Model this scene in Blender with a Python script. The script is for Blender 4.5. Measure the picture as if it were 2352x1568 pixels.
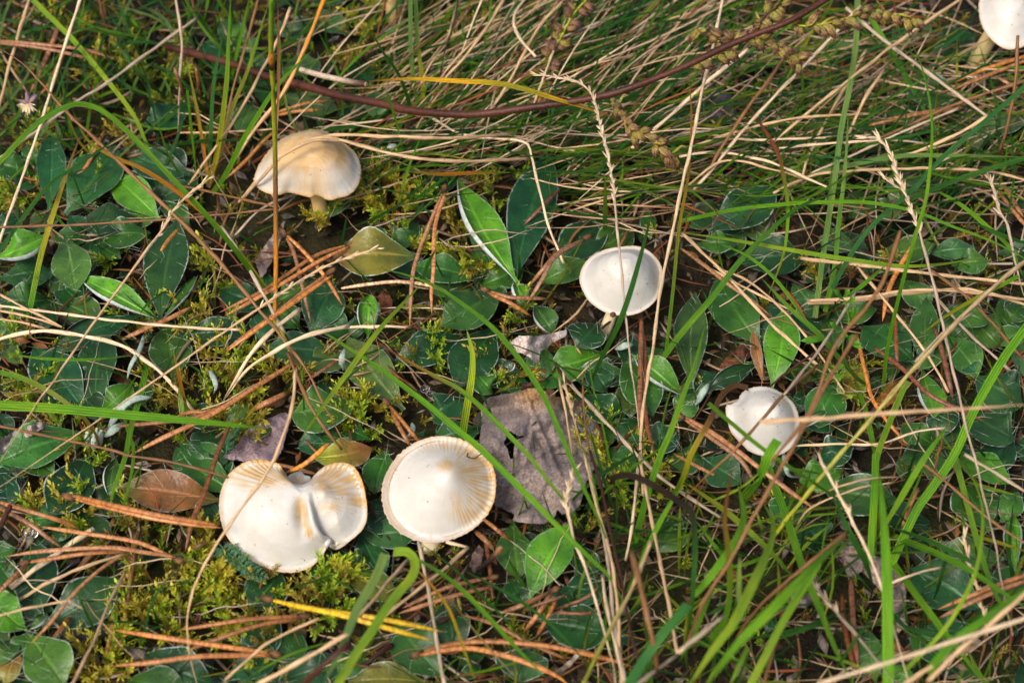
import bpy, math, random
import numpy as np
from mathutils import Vector, noise

random.seed(7)
rng = np.random.default_rng(7)
scene = bpy.context.scene
for o in list(bpy.data.objects):
    bpy.data.objects.remove(o)
COL = scene.collection

# ------------------------------------------------------------------ camera, sky, sun, exposure
PITCH = math.radians(47.0)
DIST = 0.70                      # metres from the lens to the middle of the ground seen
FOCAL = 70.0
TANH = 18.0 / FOCAL
CAM = np.array([0.0, -DIST * math.cos(PITCH), DIST * math.sin(PITCH)])
FWD = np.array([0.0, math.cos(PITCH), -math.sin(PITCH)])
RGT = np.array([1.0, 0.0, 0.0])
UPV = np.array([0.0, math.sin(PITCH), math.cos(PITCH)])
Z = np.array([0.0, 0.0, 1.0])
cam_data = bpy.data.cameras.new("camera")
cam = bpy.data.objects.new("camera", cam_data)
COL.objects.link(cam)
cam.location = CAM.tolist()
cam.rotation_euler = (math.pi / 2 - PITCH, 0, 0)
cam_data.lens = FOCAL
cam_data.sensor_width = 36.0
cam_data.sensor_fit = 'HORIZONTAL'
cam_data.clip_start = 0.02
cam_data.clip_end = 60.0
cam_data.dof.use_dof = True
cam_data.dof.focus_distance = 0.672
cam_data.dof.aperture_fstop = 15.0
scene.camera = cam

SUN_EL, SUN_AZ = math.radians(52), math.radians(215)      # azimuth clockwise from +Y
world = bpy.data.worlds.new("World")
scene.world = world
world.use_nodes = True
wn = world.node_tree
sky = wn.nodes.new("ShaderNodeTexSky")
sky.sky_type = 'NISHITA'
sky.sun_disc = False
sky.sun_elevation = SUN_EL
sky.sun_rotation = SUN_AZ
sky.air_density = 1.0
sky.dust_density = 6.0
sky.ozone_density = 0.6
bg = wn.nodes["Background"]
bg.inputs["Strength"].default_value = 0.125
wn.links.new(sky.outputs[0], bg.inputs["Color"])
sun_data = bpy.data.lights.new("sun", 'SUN')
sun_data.energy = 1.5
sun_data.angle = math.radians(13)
sun_data.color = (1.0, 0.96, 0.90)
sun = bpy.data.objects.new("sun", sun_data)
COL.objects.link(sun)
sd = Vector((math.sin(SUN_AZ) * math.cos(SUN_EL), math.cos(SUN_AZ) * math.cos(SUN_EL), math.sin(SUN_EL)))
sun.rotation_euler = sd.to_track_quat('Z', 'Y').to_euler()
scene.view_settings.view_transform = 'Standard'
scene.view_settings.look = 'None'
scene.view_settings.gamma = 1.0
scene.view_settings.use_curve_mapping = False
scene.view_settings.exposure = 0.80
scene.render.engine = 'CYCLES'
scene.cycles.max_bounces = 8
scene.cycles.use_denoising = True

# ------------------------------------------------------------------ picture <-> place (photo grid 2352 x 1568)
def ray(px, py):
    d = FWD + RGT * ((px - 1176.0) / 1176.0 * TANH) - UPV * ((py - 784.0) / 1176.0 * TANH)
    return d

def P(px, py, z_mm):
    """the place at height z above the ground that lies along this line of sight"""
    d = ray(px, py)
    t = (z_mm * 0.001 - CAM[2]) / d[2]
    return CAM + d * t

def plane_hit(px, py, origin, normal):
    d = ray(px, py)
    t = np.dot(origin - CAM, normal) / np.dot(d, normal)
    return CAM + d * t

def proj(p):
    v = np.asarray(p) - CAM
    w = v @ FWD
    return np.stack([1176.0 + (v @ RGT) / w / TANH * 1176.0, 784.0 - (v @ UPV) / w / TANH * 1176.0], -1)

def mpp(p):
    """metres per photo pixel at a place"""
    return float((np.asarray(p) - CAM) @ FWD) * TANH / 1176.0

def nrm(v):
    v = np.asarray(v, float)
    return v / max(np.linalg.norm(v), 1e-12)

def spline(pts, n):
    """Catmull-Rom through 2D/3D points, n+1 samples evenly spaced along its chord"""
    p = np.asarray(pts, float)
    if len(p) == 2:
        p = np.array([p[0], (p[0] + p[1]) / 2, p[1]])
    p = np.vstack([2 * p[0] - p[1], p, 2 * p[-1] - p[-2]])
    out = []
    for i in range(1, len(p) - 2):
        for k in range(10):
            t = k / 10
            out.append(.5 * (2 * p[i] + (p[i + 1] - p[i - 1]) * t + (2 * p[i - 1] - 5 * p[i] + 4 * p[i + 1] - p[i + 2]) * t * t
                             + (3 * p[i] - p[i - 1] - 3 * p[i + 1] + p[i + 2]) * t ** 3))
    out.append(p[-2])
    out = np.array(out)
    s = np.r_[0, np.cumsum(np.linalg.norm(np.diff(out, axis=0), axis=1))]
    q = np.linspace(0, s[-1], n + 1)
    return np.stack([np.interp(q, s, out[:, k]) for k in range(out.shape[1])], -1), s[-1]

# ------------------------------------------------------------------ mesh collecting
class MB:
    def __init__(self):
        self.v, self.c, self.u, self.q, self.t, self.n = [], [], [], [], [], 0
    def add(self, v, col, uvw, quads=None, tris=None):
        v = np.asarray(v, float)
        k = len(v)
        self.v.append(v)
        col = np.asarray(col, float)
        self.c.append(np.broadcast_to(col, (k, 3)) if col.ndim == 1 else col)
        uvw = np.asarray(uvw, float)
        self.u.append(np.broadcast_to(uvw, (k, 3)) if uvw.ndim == 1 else uvw)
        if quads is not None and len(quads):
            self.q.append(np.asarray(quads, int) + self.n)
        if tris is not None and len(tris):
            self.t.append(np.asarray(tris, int) + self.n)
        self.n += k
    def mesh(self, name, mat, smooth=True, origin=None):
        me = bpy.data.meshes.new(name)
        if self.n == 0:
            return me
        v = np.concatenate(self.v)
        if origin is not None:
            v = v - np.asarray(origin)
        q = np.concatenate(self.q) if self.q else np.zeros((0, 4), int)
        t = np.concatenate(self.t) if self.t else np.zeros((0, 3), int)
        me.vertices.add(len(v))
        me.vertices.foreach_set("co", v.astype(np.float32).ravel())
        idx = np.concatenate([q.ravel(), t.ravel()])
        me.loops.add(len(idx))
        me.loops.foreach_set("vertex_index", idx.astype(np.int32))
        npoly = len(q) + len(t)
        me.polygons.add(npoly)
        st = np.concatenate([np.arange(len(q)) * 4, len(q) * 4 + np.arange(len(t)) * 3])
        me.polygons.foreach_set("loop_start", st.astype(np.int32))
        me.polygons.foreach_set("loop_total", np.concatenate([np.full(len(q), 4), np.full(len(t), 3)]).astype(np.int32))
        me.update(calc_edges=True)
        me.validate()
        c = np.concatenate(self.c)
        a = me.attributes.new("Col", 'FLOAT_COLOR', 'POINT')
        if len(a.data) == len(c):
            a.data.foreach_set("color", np.c_[c, np.ones(len(c))].astype(np.float32).ravel())
            a = me.attributes.new("uvw", 'FLOAT_VECTOR', 'POINT')
            a.data.foreach_set("vector", np.concatenate(self.u).astype(np.float32).ravel())
        if smooth:
            me.polygons.foreach_set("use_smooth", np.ones(npoly, bool))
        me.materials.append(mat)
        return me

LANDM = []
def link(name, me, parent=None, loc=None):
    o = bpy.data.objects.new(name, me)
    COL.objects.link(o)
    if loc is not None:
        o.location = [float(x) for x in loc]
    if parent is not None:
        o.parent = parent
    return o

def tag(o, label=None, cat=None, group=None, kind=None):
    if label: o['label'] = label
    if cat: o['category'] = cat
    if group: o['group'] = group
    if kind: o['kind'] = kind
    return o

def thing(name, loc, label, cat, group=None):
    return tag(link(name, None, None, loc), label, cat, group)

def part(name, mb, mat, parent=None, smooth=True, origin=None):
    """a part's mesh sits in its thing's own space (things are only moved, not turned)"""
    return link(name, mb.mesh(name, mat, smooth, origin), parent)

# ------------------------------------------------------------------ materials
def lin(h):
    h = h.lstrip('#')
    c = [int(h[i:i + 2], 16) / 255 for i in (0, 2, 4)]
    return np.array([x / 12.92 if x <= .04045 else ((x + .055) / 1.055) ** 2.4 for x in c])

class NT:
    def __init__(self, name):
        self.m = bpy.data.materials.new(name)
        self.m.use_nodes = True
        self.t = self.m.node_tree
        self.b = self.t.nodes["Principled BSDF"]
        self.out = self.t.nodes["Material Output"]
    def n(self, ty, **kw):
        nd = self.t.nodes.new(ty)
        for k, v in kw.items():
            setattr(nd, k, v)
        return nd
    def l(self, a, b):
        self.t.links.new(a, b)
    def attr(self, name):
        return self.n("ShaderNodeAttribute", attribute_name=name)
    def math(self, op, a, b=None, c=None, clamp=False):
        nd = self.n("ShaderNodeMath", operation=op, use_clamp=clamp)
        for i, x in enumerate((a, b, c)):
            if x is None: continue
            if isinstance(x, (int, float)): nd.inputs[i].default_value = x
            else: self.l(x, nd.inputs[i])
        return nd.outputs[0]
    def mix(self, f, a, b, mode='MIX'):
        nd = self.n("ShaderNodeMix", data_type='RGBA', blend_type=mode)
        for s, x in ((0, f), (6, a), (7, b)):
            if isinstance(x, (int, float)): nd.inputs[s].default_value = x
            elif isinstance(x, (tuple, list, np.ndarray)): nd.inputs[s].default_value = (*[float(y) for y in x], 1.0)
            else: self.l(x, nd.inputs[s])
        return nd.outputs[2]
    def noise(self, scale, detail=3, vec=None, rough=.5):
        nd = self.n("ShaderNodeTexNoise")
        nd.inputs["Scale"].default_value = scale
        nd.inputs["Detail"].default_value = detail
        nd.inputs["Roughness"].default_value = rough
        if vec is not None: self.l(vec, nd.inputs["Vector"])
        return nd.outputs["Fac"]
    def pos(self):
        return self.n("ShaderNodeNewGeometry").outputs["Position"]
    def ramp(self, f, lo, hi):
        nd = self.n("ShaderNodeMapRange")
        nd.inputs["From Min"].default_value = lo
        nd.inputs["From Max"].default_value = hi
        self.l(f, nd.inputs["Value"])
        return nd.outputs[0]
    def scale(self, v, s):
        nd = self.n("ShaderNodeVectorMath", operation='MULTIPLY')
        self.l(v, nd.inputs[0])
        nd.inputs[1].default_value = s
        return nd.outputs[0]
    def bump(self, h, dist, strength=1.0):
        nd = self.n("ShaderNodeBump")
        nd.inputs["Strength"].default_value = strength
        nd.inputs["Distance"].default_value = dist
        self.l(h, nd.inputs["Height"])
        self.l(nd.outputs[0], self.b.inputs["Normal"])
        return nd.outputs[0]
    def finish(self, color, rough=.5, spec=.4, trans=0.0, tcol=None, sss=0.0, sheen=0.0):
        self.l(color, self.b.inputs["Base Color"])
        if isinstance(rough, (int, float)): self.b.inputs["Roughness"].default_value = rough
        else: self.l(rough, self.b.inputs["Roughness"])
        self.b.inputs["Specular IOR Level"].default_value = spec
        if sss:
            self.b.inputs["Subsurface Weight"].default_value = sss
            self.b.inputs["Subsurface Radius"].default_value = (1.0, .75, .5)
            self.b.inputs["Subsurface Scale"].default_value = .003
        if sheen:
            self.b.inputs["Sheen Weight"].default_value = sheen
        if trans:
            tr = self.n("ShaderNodeBsdfTranslucent")
            self.l(tcol if tcol is not None else color, tr.inputs["Color"])
            mx = self.n("ShaderNodeMixShader")
            mx.inputs[0].default_value = trans
            self.l(self.b.outputs[0], mx.inputs[1])
            self.l(tr.outputs[0], mx.inputs[2])
            self.l(mx.outputs[0], self.out.inputs["Surface"])
        return self.m

def m_blade():
    k = NT("grass"); col = k.attr("Col").outputs["Color"]; u = k.attr("uvw")
    sx = k.n("ShaderNodeSeparateXYZ"); k.l(u.outputs["Vector"], sx.inputs[0])
    rib = k.math('SINE', k.math('MULTIPLY', sx.outputs[0], 6.283 * 4))
    streak = k.noise(1.0, 3, k.scale(u.outputs["Vector"], (14, .12, 1)))
    c = k.mix(k.math('MULTIPLY_ADD', rib, .3, .3), col, k.mix(1.0, col, (1.9, 1.6, 1.5), 'MULTIPLY'))
    c = k.mix(k.ramp(streak, .35, .75), k.mix(1.0, c, (.5, .56, .5), 'MULTIPLY'), c)
    lng = k.noise(1.0, 2, k.scale(u.outputs["Vector"], (.6, .035, 9)))
    c = k.mix(k.math('MULTIPLY', k.ramp(lng, .45, .75), .8), c, k.mix(1.0, c, (2.0, 1.35, .9), 'MULTIPLY'))
    spots = k.noise(1.0, 2, k.scale(u.outputs["Vector"], (2.5, .35, 7)))
    c = k.mix(k.math('MULTIPLY', k.ramp(spots, .68, .76), .55), c, (.22, .12, .03))
    k.bump(rib, .00035, .9)
    return k.finish(c, .42, .42, .26)

def m_straw():
    k = NT("dry grass"); col = k.attr("Col").outputs["Color"]; u = k.attr("uvw").outputs["Vector"]
    s = k.noise(1.0, 4, k.scale(u, (9, .22, 1)))
    c = k.mix(k.ramp(s, .3, .7), k.mix(1.0, col, (.5, .42, .34), 'MULTIPLY'), k.mix(1.0, col, (1.12, 1.1, 1.05), 'MULTIPLY'))
    d = k.noise(1.0, 2, k.scale(u, (3, .9, 3)))
    c = k.mix(k.math('MULTIPLY', k.ramp(d, .64, .72), .7), c, (.045, .028, .015))
    k.bump(s, .00025, .8)
    return k.finish(c, .5, .3, .08)

def m_needle():
    k = NT("pine needle"); col = k.attr("Col").outputs["Color"]; u = k.attr("uvw").outputs["Vector"]
    bands = k.noise(1.0, 3, k.scale(u, (1.0, 1.1, 5)))
    s = k.noise(1.0, 3, k.scale(u, (12, .1, 1)))
    c = k.mix(k.ramp(bands, .42, .62), col, k.mix(1.0, col, (.55, .45, .40), 'MULTIPLY'))
    c = k.mix(k.ramp(s, .35, .7), k.mix(1.0, c, (.72, .66, .6), 'MULTIPLY'), k.mix(1.0, c, (1.2, 1.2, 1.15), 'MULTIPLY'))
    k.bump(s, .0002, .7)
    return k.finish(c, .36, .45, .06)

def m_leaf():
    k = NT("hawkweed leaf"); col = k.attr("Col").outputs["Color"]; u = k.attr("uvw")
    sx = k.n("ShaderNodeSeparateXYZ"); k.l(u.outputs["Vector"], sx.inputs[0])
    a = k.math('ABSOLUTE', sx.outputs[0])                     # 0 at the midrib, 1 at the margin
    pos = k.pos()
    n1 = k.noise(130, 4, pos); n2 = k.noise(800, 2, pos); n3 = k.noise(420, 3, pos)
    c = k.mix(k.ramp(n1, .3, .7), k.mix(1.0, col, (.55, .62, .66), 'MULTIPLY'), k.mix(1.0, col, (1.5, 1.3, 1.0), 'MULTIPLY'))
    rib = k.math('SUBTRACT', 1.0, k.ramp(a, .02, .13))
    fade = k.math('SUBTRACT', 1.0, k.ramp(sx.outputs[1], .25, .95))
    c = k.mix(k.math('MULTIPLY', k.math('MULTIPLY', rib, fade), .6), c, k.mix(1.0, col, (3.2, 2.4, 2.2), 'MULTIPLY'))
    vo = k.n("ShaderNodeTexVoronoi"); vo.inputs["Scale"].default_value = 520; k.l(pos, vo.inputs["Vector"])
    pit = k.math('SUBTRACT', 1.0, k.ramp(vo.outputs["Distance"], .10, .22))
    c = k.mix(k.math('MULTIPLY', pit, .6), c, (.004, .012, .005))
    pale = k.math('MULTIPLY', k.ramp(n3, .72, .77), .5)
    c = k.mix(pale, c, (.34, .38, .2))
    wob = k.math('MULTIPLY_ADD', k.math('SUBTRACT', n3, .5), .24, a)
    own = k.math('FRACT', k.math('MULTIPLY', sx.outputs[2], 3.7))
    c = k.mix(k.math('MULTIPLY', k.ramp(wob, .945, 1.0), k.math('MULTIPLY_ADD', own, .65, .10)), c, (.52, .57, .50))
    bf = k.n("ShaderNodeNewGeometry").outputs["Backfacing"]
    under = k.mix(k.ramp(n2, .3, .7), (.34, .40, .38), (.56, .6, .57))
    c2 = k.mix(bf, c, under)
    k.bump(k.math('ADD', k.math('MULTIPLY', n2, .3), k.math('SUBTRACT', n1, k.math('MULTIPLY', rib, .35))), .0012, .6)
    rg = k.math('MULTIPLY_ADD', bf, .46, .40)
    return k.finish(c2, rg, .34, .12, col)

def m_cap():
    k = NT("mushroom flesh"); col = k.attr("Col").outputs["Color"]; pos = k.pos()
    n1 = k.noise(260, 4, pos); n2 = k.noise(1400, 3, pos)
    c = k.mix(k.ramp(n1, .35, .75), col, k.mix(1.0, col, (.93, .90, .85), 'MULTIPLY'))
    sp = k.noise(620, 1, pos)
    c = k.mix(k.math('MULTIPLY', k.ramp(sp, .745, .765), .55), c, (.3, .16, .06))
    k.bump(k.math('ADD', n1, k.math('MULTIPLY', n2, .35)), .0004, .6)
    return k.finish(c, .46, .42, 0, None, .16)

def m_attr(name, rough=.6, trans=0., sc=500, dark=(.6, .58, .55), spec=.3, bump=.0003):
    k = NT(name); col = k.attr("Col").outputs["Color"]; pos = k.pos()
    n1 = k.noise(sc, 4, pos)
    c = k.mix(k.ramp(n1, .3, .7), k.mix(1.0, col, dark, 'MULTIPLY'), k.mix(1.0, col, (1.18, 1.16, 1.12), 'MULTIPLY'))
    k.bump(n1, bump, .7)
    return k.finish(c, rough, spec, trans)

def m_dead():
    k = NT("dead leaf"); col = k.attr("Col").outputs["Color"]; pos = k.pos()
    n1 = k.noise(70, 5, pos); n2 = k.noise(1100, 3, pos, .7); n3 = k.noise(240, 4, pos)
    c = k.mix(k.ramp(n1, .38, .62), k.mix(1.0, col, (.66, .64, .67), 'MULTIPLY'), k.mix(1.0, col, (1.2, 1.12, 1.02), 'MULTIPLY'))
    c = k.mix(k.ramp(n2, .36, .64), k.mix(1.0, c, (.58, .56, .55), 'MULTIPLY'), k.mix(1.0, c, (1.3, 1.28, 1.26), 'MULTIPLY'))
    c = k.mix(k.math('MULTIPLY', k.ramp(n3, .60, .70), .5), c, k.mix(1.0, col, (.45, .40, .38), 'MULTIPLY'))
    k.bump(k.math('ADD', n3, k.math('MULTIPLY', n2, .6)), .0009, .8)
    return k.finish(c, .7, .2)

def m_soil():
    k = NT("humus soil"); pos = k.pos()
    n1 = k.noise(90, 6, pos); n2 = k.noise(600, 4, pos); n3 = k.noise(25, 3, pos)
    c = k.mix(k.ramp(n1, .35, .65), (.006, .005, .003), (.028, .020, .009))
    c = k.mix(k.math('MULTIPLY', k.ramp(n3, .45, .65), .6), c, (.022, .030, .005))
    c = k.mix(k.math('MULTIPLY', k.ramp(n2, .58, .72), .5), c, (.07, .045, .02))
    k.bump(k.math('ADD', n1, n2), .002, .9)
    return k.finish(c, .85, .15)

def m_drop():
    k = NT("water drop")
    k.b.inputs["Base Color"].default_value = (1, 1, 1, 1)
    k.b.inputs["Roughness"].default_value = .02
    k.b.inputs["IOR"].default_value = 1.33
    k.b.inputs["Transmission Weight"].default_value = 1.0
    return k.m

M_BLADE, M_STRAW, M_NEEDLE, M_LEAF, M_CAP = m_blade(), m_straw(), m_needle(), m_leaf(), m_cap()
M_MOSS = m_attr("moss", .5, .42, 300, (.75, .8, .7))
M_BUD = m_attr("flower bud", .6, .1, 900, (.45, .38, .40))
M_BRANCH = m_attr("woody stem", .45, 0, 900, spec=.22)
M_HAIR = m_attr("leaf hair", .5, .2, 300, (.9, .9, .9))
M_WOOL = m_attr("woolly felt", .9, .1, 1200, (.75, .78, .75), .1, .0006)
M_BARK = m_attr("bark", .8, 0, 400, (.35, .33, .33), .2, .0012)
M_SMALL = m_attr("small leaf", .5, .2, 500)
M_DEAD, M_SOIL, M_DROP = m_dead(), m_soil(), m_drop()

# ------------------------------------------------------------------ shapes
PAL = {k: np.array(v) for k, v in dict(
    g=(.135, .37, .014), G=(.034, .16, .014), l=(.30, .54, .035), L=(.21, .40, .10), y=(.32, .36, .02), Y=(.78, .52, .012),
    o=(.56, .23, .02), b=(.23, .115, .045), s=(.60, .42, .24), w=(.78, .62, .42), e=(.46, .37, .28), k=(.035, .020, .014),
    r=(.26, .075, .025), p=(.058, .018, .010), n=(.46, .175, .026), N=(.22, .075, .016), t=(.04, .19, .04),
    d=(.011, .058, .016), m=(.026, .100, .014), v=(.066, .20, .010), q=(.13, .13, .018), u=(.23, .095, .03), x=(.20, .24, .015),
    a=(.040, .110, .030)).items()}
NAME = dict(g="green", G="dark green", l="light green", L="pale green", y="yellow green", Y="yellow", o="orange", b="brown", s="tan",
            w="pale straw", e="greyish", k="blackish", r="reddish", p="purplish", n="orange brown", N="dark brown", t="bluish green")

def cols_for(spec, n):
    ks = [PAL[c] for c in spec]
    if len(ks) == 1:
        return np.repeat(ks[0][None], n, 0)
    t = np.linspace(0, len(ks) - 1, n)
    i = np.minimum(t.astype(int), len(ks) - 2)
    f = (t - i)[:, None]
    f = f * f * (3 - 2 * f)
    a = np.array(ks)
    return a[i] * (1 - f) + a[i + 1] * f

def lift(pts, zs, n=None):
    q, ln = spline(pts, n or max(6, int(sum(math.dist(pts[i], pts[i + 1]) for i in range(len(pts) - 1)) / 14)))
    t = np.linspace(0, 1, len(q))
    z0, zm, z1 = zs
    z = z0 * (1 - t) * (1 - 2 * t) + zm * 4 * t * (1 - t) + z1 * t * (2 * t - 1)
    z = np.maximum(z, 1.5)
    return np.array([P(a, b, c) for (a, b), c in zip(q, z)])

def tangents(W):
    t = np.gradient(W, axis=0)
    return t / np.maximum(np.linalg.norm(t, axis=1, keepdims=True), 1e-9)

def taper(mode, n):
    t = np.linspace(0, 1, n)
    a = np.ones(n)
    if mode in '<~': a *= np.minimum(1, 1.02 * (1 - (1 - t) ** 3.0) ** .8 + .02)
    if mode in '>~': a *= np.minimum(1, 1.02 * (1 - t ** 3.0) ** .8 + .02)
    return a

def ribbon(mb, W, w_px, cols, mode='>', fold=.25, tilt=None, R=random):
    n = len(W)
    T = tangents(W)
    n0 = nrm(Z * .5 + nrm(CAM - W[n // 2]) * .5 + np.array([R.uniform(-1, 1), R.uniform(-1, 1), 0]) * (.35 if tilt is None else tilt))
    side = np.cross(T, n0)
    side /= np.maximum(np.linalg.norm(side, axis=1, keepdims=True), 1e-9)
    D = W - CAM
    dist = D @ FWD
    D = D / np.linalg.norm(D, axis=1, keepdims=True)
    sp = side - D * np.sum(side * D, 1, keepdims=True)
    tp = T - D * np.sum(T * D, 1, keepdims=True)
    tp /= np.maximum(np.linalg.norm(tp, axis=1, keepdims=True), 1e-9)
    pr = np.linalg.norm(sp - tp * np.sum(sp * tp, 1, keepdims=True), axis=1)
    hw = w_px * .5 * dist * TANH / 1176.0 / np.clip(pr, .45, 1) * taper(mode, n)
    N = np.cross(side, T)
    xs = np.array([-1, -.5, 0, .5, 1.])
    V = W[:, None] + side[:, None] * (hw[:, None] * xs)[:, :, None] + N[:, None] * (hw[:, None] * fold * np.abs(xs))[:, :, None]
    s = np.r_[0, np.cumsum(np.linalg.norm(np.diff(W, axis=0), axis=1))] * 1000
    rnd = R.random() * 50
    uv = np.stack([np.broadcast_to((xs + 1) / 2, (n, 5)), np.repeat(s[:, None] + rnd * 10, 5, 1), np.full((n, 5), rnd)], -1)
    i = np.arange(n - 1)[:, None] * 5 + np.arange(4)[None]
    q = np.stack([i, i + 1, i + 6, i + 5], -1).reshape(-1, 4)
    mb.add(V.reshape(-1, 3), np.repeat(cols, 5, 0), uv.reshape(-1, 3), q)

def tube(mb, W, rad, cols, sides=6, flat=1.0, caps=True, R=random):
    n = len(W)
    T = tangents(W)
    n0 = nrm(Z * .6 + nrm(CAM - W[n // 2]) * .4)
    A = np.cross(T, n0)
    bad = np.linalg.norm(A, axis=1) < .15
    A[bad] = np.cross(T[bad], RGT)
    A /= np.maximum(np.linalg.norm(A, axis=1, keepdims=True), 1e-9)
    B = np.cross(A, T)
    th = np.arange(sides) / sides * 2 * math.pi
    rad = np.broadcast_to(rad, (n,))
    V = W[:, None] + rad[:, None, None] * (A[:, None] * np.cos(th)[None, :, None] + B[:, None] * flat * np.sin(th)[None, :, None])
    s = np.r_[0, np.cumsum(np.linalg.norm(np.diff(W, axis=0), axis=1))] * 1000
    rnd = R.random() * 50
    u = 1 - np.abs(np.arange(sides) / sides * 2 - 1)
    uv = np.stack([np.broadcast_to(u, (n, sides)), np.repeat(s[:, None] + rnd * 10, sides, 1), np.full((n, sides), rnd)], -1)
    i = np.arange(n - 1)[:, None] * sides
    j = np.arange(sides)[None]
    k = (j + 1) % sides
    q = np.stack([i + j, i + k, i + sides + k, i + sides + j], -1).reshape(-1, 4)
    V, C, U = V.reshape(-1, 3), np.repeat(cols, sides, 0), uv.reshape(-1, 3)
    tr = []
    if caps:
        m = len(V)
        V = np.vstack([V, W[0], W[-1]])
        C = np.vstack([C, cols[0], cols[-1]])
        U = np.vstack([U, U[0], U[-1]])
        for a in range(sides):
            tr += [(m, (a + 1) % sides, a), (m + 1, m - sides + a, m - sides + (a + 1) % sides)]
    mb.add(V, C, U, q, tr)

def spindle(mb, a, b, r, col, col2=None, sides=5, fat=.4):
    """a small pointed husk, bud or scale from a to b"""
    ts = np.array([0, .15, fat, .75, 1.0])
    W = np.array([a + (b - a) * t for t in ts])
    rr = r * np.array([.25, .75, 1, .6, .06])
    c = cols_for('s', 5) * 0 + col
    if col2 is not None:
        c = col + (col2 - col) * (ts ** 2)[:, None]
    tube(mb, W, rr, c, sides)

# ------------------------------------------------------------------ labels: worded from colour, lie and neighbours
MARKS = [("the split white mushroom", 675, 1185, 150), ("the round white mushroom", 1008, 1127, 125),
         ("the tan bell-shaped mushroom", 705, 375, 115), ("the smooth ivory mushroom", 1425, 648, 90),
         ("the lopsided white mushroom", 1752, 970, 82), ("the half-seen corner mushroom", 2315, 40, 80),
         ("the big grey dead leaf", 1230, 1050, 130), ("the curled grey leaf scrap", 1235, 790, 55),
         ("the olive purple-rimmed leaf", 870, 590, 80), ("the purple-spotted yellowing leaf", 390, 1135, 100),
         ("the bright yellow needle pair", 820, 1415, 150), ("the woolly white bud", 215, 1000, 35),
         ("the feathery yarrow leaf", 560, 1285, 55), ("the lone vetch sprig", 1955, 745, 60),
         ("the dark bark fragment", 1635, 245, 70), ("the withered pale flower", 65, 235, 45),
         ("the grey cut twig", 770, 178, 60), ("the drooping wormwood twig", 1480, 300, 70),
         ("the faded upright bud twig", 1290, 110, 60), ("the dark hooked blade", 1500, 1115, 70),
         ("the rosette with folded pale leaf", 63, 1450, 90), ("the yellow-spotted leaf", 1190, 1290, 60),
         ("the green white-rimmed paired leaf", 1300, 1290, 50), ("the purplish leaf scrap", 590, 1020, 55),
         ("the tall jointed culm", 632, 420, 60), ("the drooping straw seed head", 1400, 330, 60),
         ("the thick brown needle pair", 340, 1180, 80)]
USED = {}
def where(pts):
    """neighbour phrases for something that runs along these photo points, nearest first"""
    q = np.asarray(pts, float)
    if len(q) > 1:
        q, _ = spline(q, 24)
    c = q.mean(0)
    out = []
    for nm, x, y, r in MARKS:
        d = np.linalg.norm(q - (x, y), axis=1)
        k = int(d.argmin())
        dx, dy = c[0] - x, c[1] - y
        if d[k] < r * .8 and len(q) > 1:
            ph = "across " + nm
        elif abs(dy) > abs(dx):
            ph = ("beyond " if dy < 0 else "in front of ") + nm
        else:
            ph = ("left of " if dx < 0 else "right of ") + nm
        out.append((d[k] / (r + 60), ph))
    out.sort()
    return [p for _, p in out[:6]]

def lie(pts):
    (x0, y0), (x1, y1) = pts[0], pts[-1]
    ln = sum(math.dist(pts[i], pts[i + 1]) for i in range(len(pts) - 1))
    bend = ln / max(1, math.dist(pts[0], pts[-1]))
    size = "long" if ln > 420 else "short" if ln < 170 else ""
    form = "bent" if bend > 1.25 else "arching" if bend > 1.06 else "curved" if bend > 1.015 else "straight"
    a = math.degrees(math.atan2(abs(y1 - y0), abs(x1 - x0)))
    dirn = "lying level" if a < 18 else "running upright" if a > 72 else \
        ("slanting right" if (x1 - x0) * (y1 - y0) < 0 else "slanting left")
    return size, form, dirn

def describe(noun, colour, pts, extra=""):
    size, form, dirn = lie(pts) if len(pts) > 1 else ("", "", "")
    ph = where(pts)
    tries = []
    for i in range(len(ph)):
        tries.append(f"{colour} {noun} {extra} {dirn} {ph[i]}")
        tries.append(f"{size} {form} {colour} {noun} {extra} {dirn} {ph[i]}")
    for i in range(3):
        for j in range(i + 1, 6):
            if len(ph) > j:
                tries.append(f"{form} {colour} {noun} {dirn} {ph[i]} and {ph[j]}")
    for t in tries:
        t = " ".join(t.split())
        if t not in USED and 4 <= len(t.split()) <= 16:
            USED[t] = 1
            return t
    base = " ".join(f"{size} {form} {colour} {noun} {ph[0]}".split())
    for o in ("second", "third", "fourth", "fifth", "sixth", "seventh", "eighth", "ninth", "tenth"):
        t = f"{o} {base}"
        if t not in USED:
            USED[t] = 1
            return t
    return base

# ------------------------------------------------------------------ builders of things
def blade(row, pts, mode, col, w, zs, label=None):
    W = lift(pts, zs)
    mb = MB()
    ribbon(mb, W, w, cols_for(col, len(W)) * random.uniform(.85, 1.2), mode, random.uniform(.12, .4))
    o = link("grass_shoot", mb.mesh("grass_shoot", M_BLADE, True, W[0]), None, W[0])
    main = NAME[col[len(col) // 2]]
    tip = ""
    if len(col) > 1 and NAME[col[-1]] != main: tip = f"with {NAME[col[-1]]} end"
    elif len(col) > 1 and NAME[col[0]] != main: tip = f"with {NAME[col[0]]} end"
    return tag(o, label or describe("grass blade", main, pts, tip), "grass blade", "green grass blades")

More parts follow.
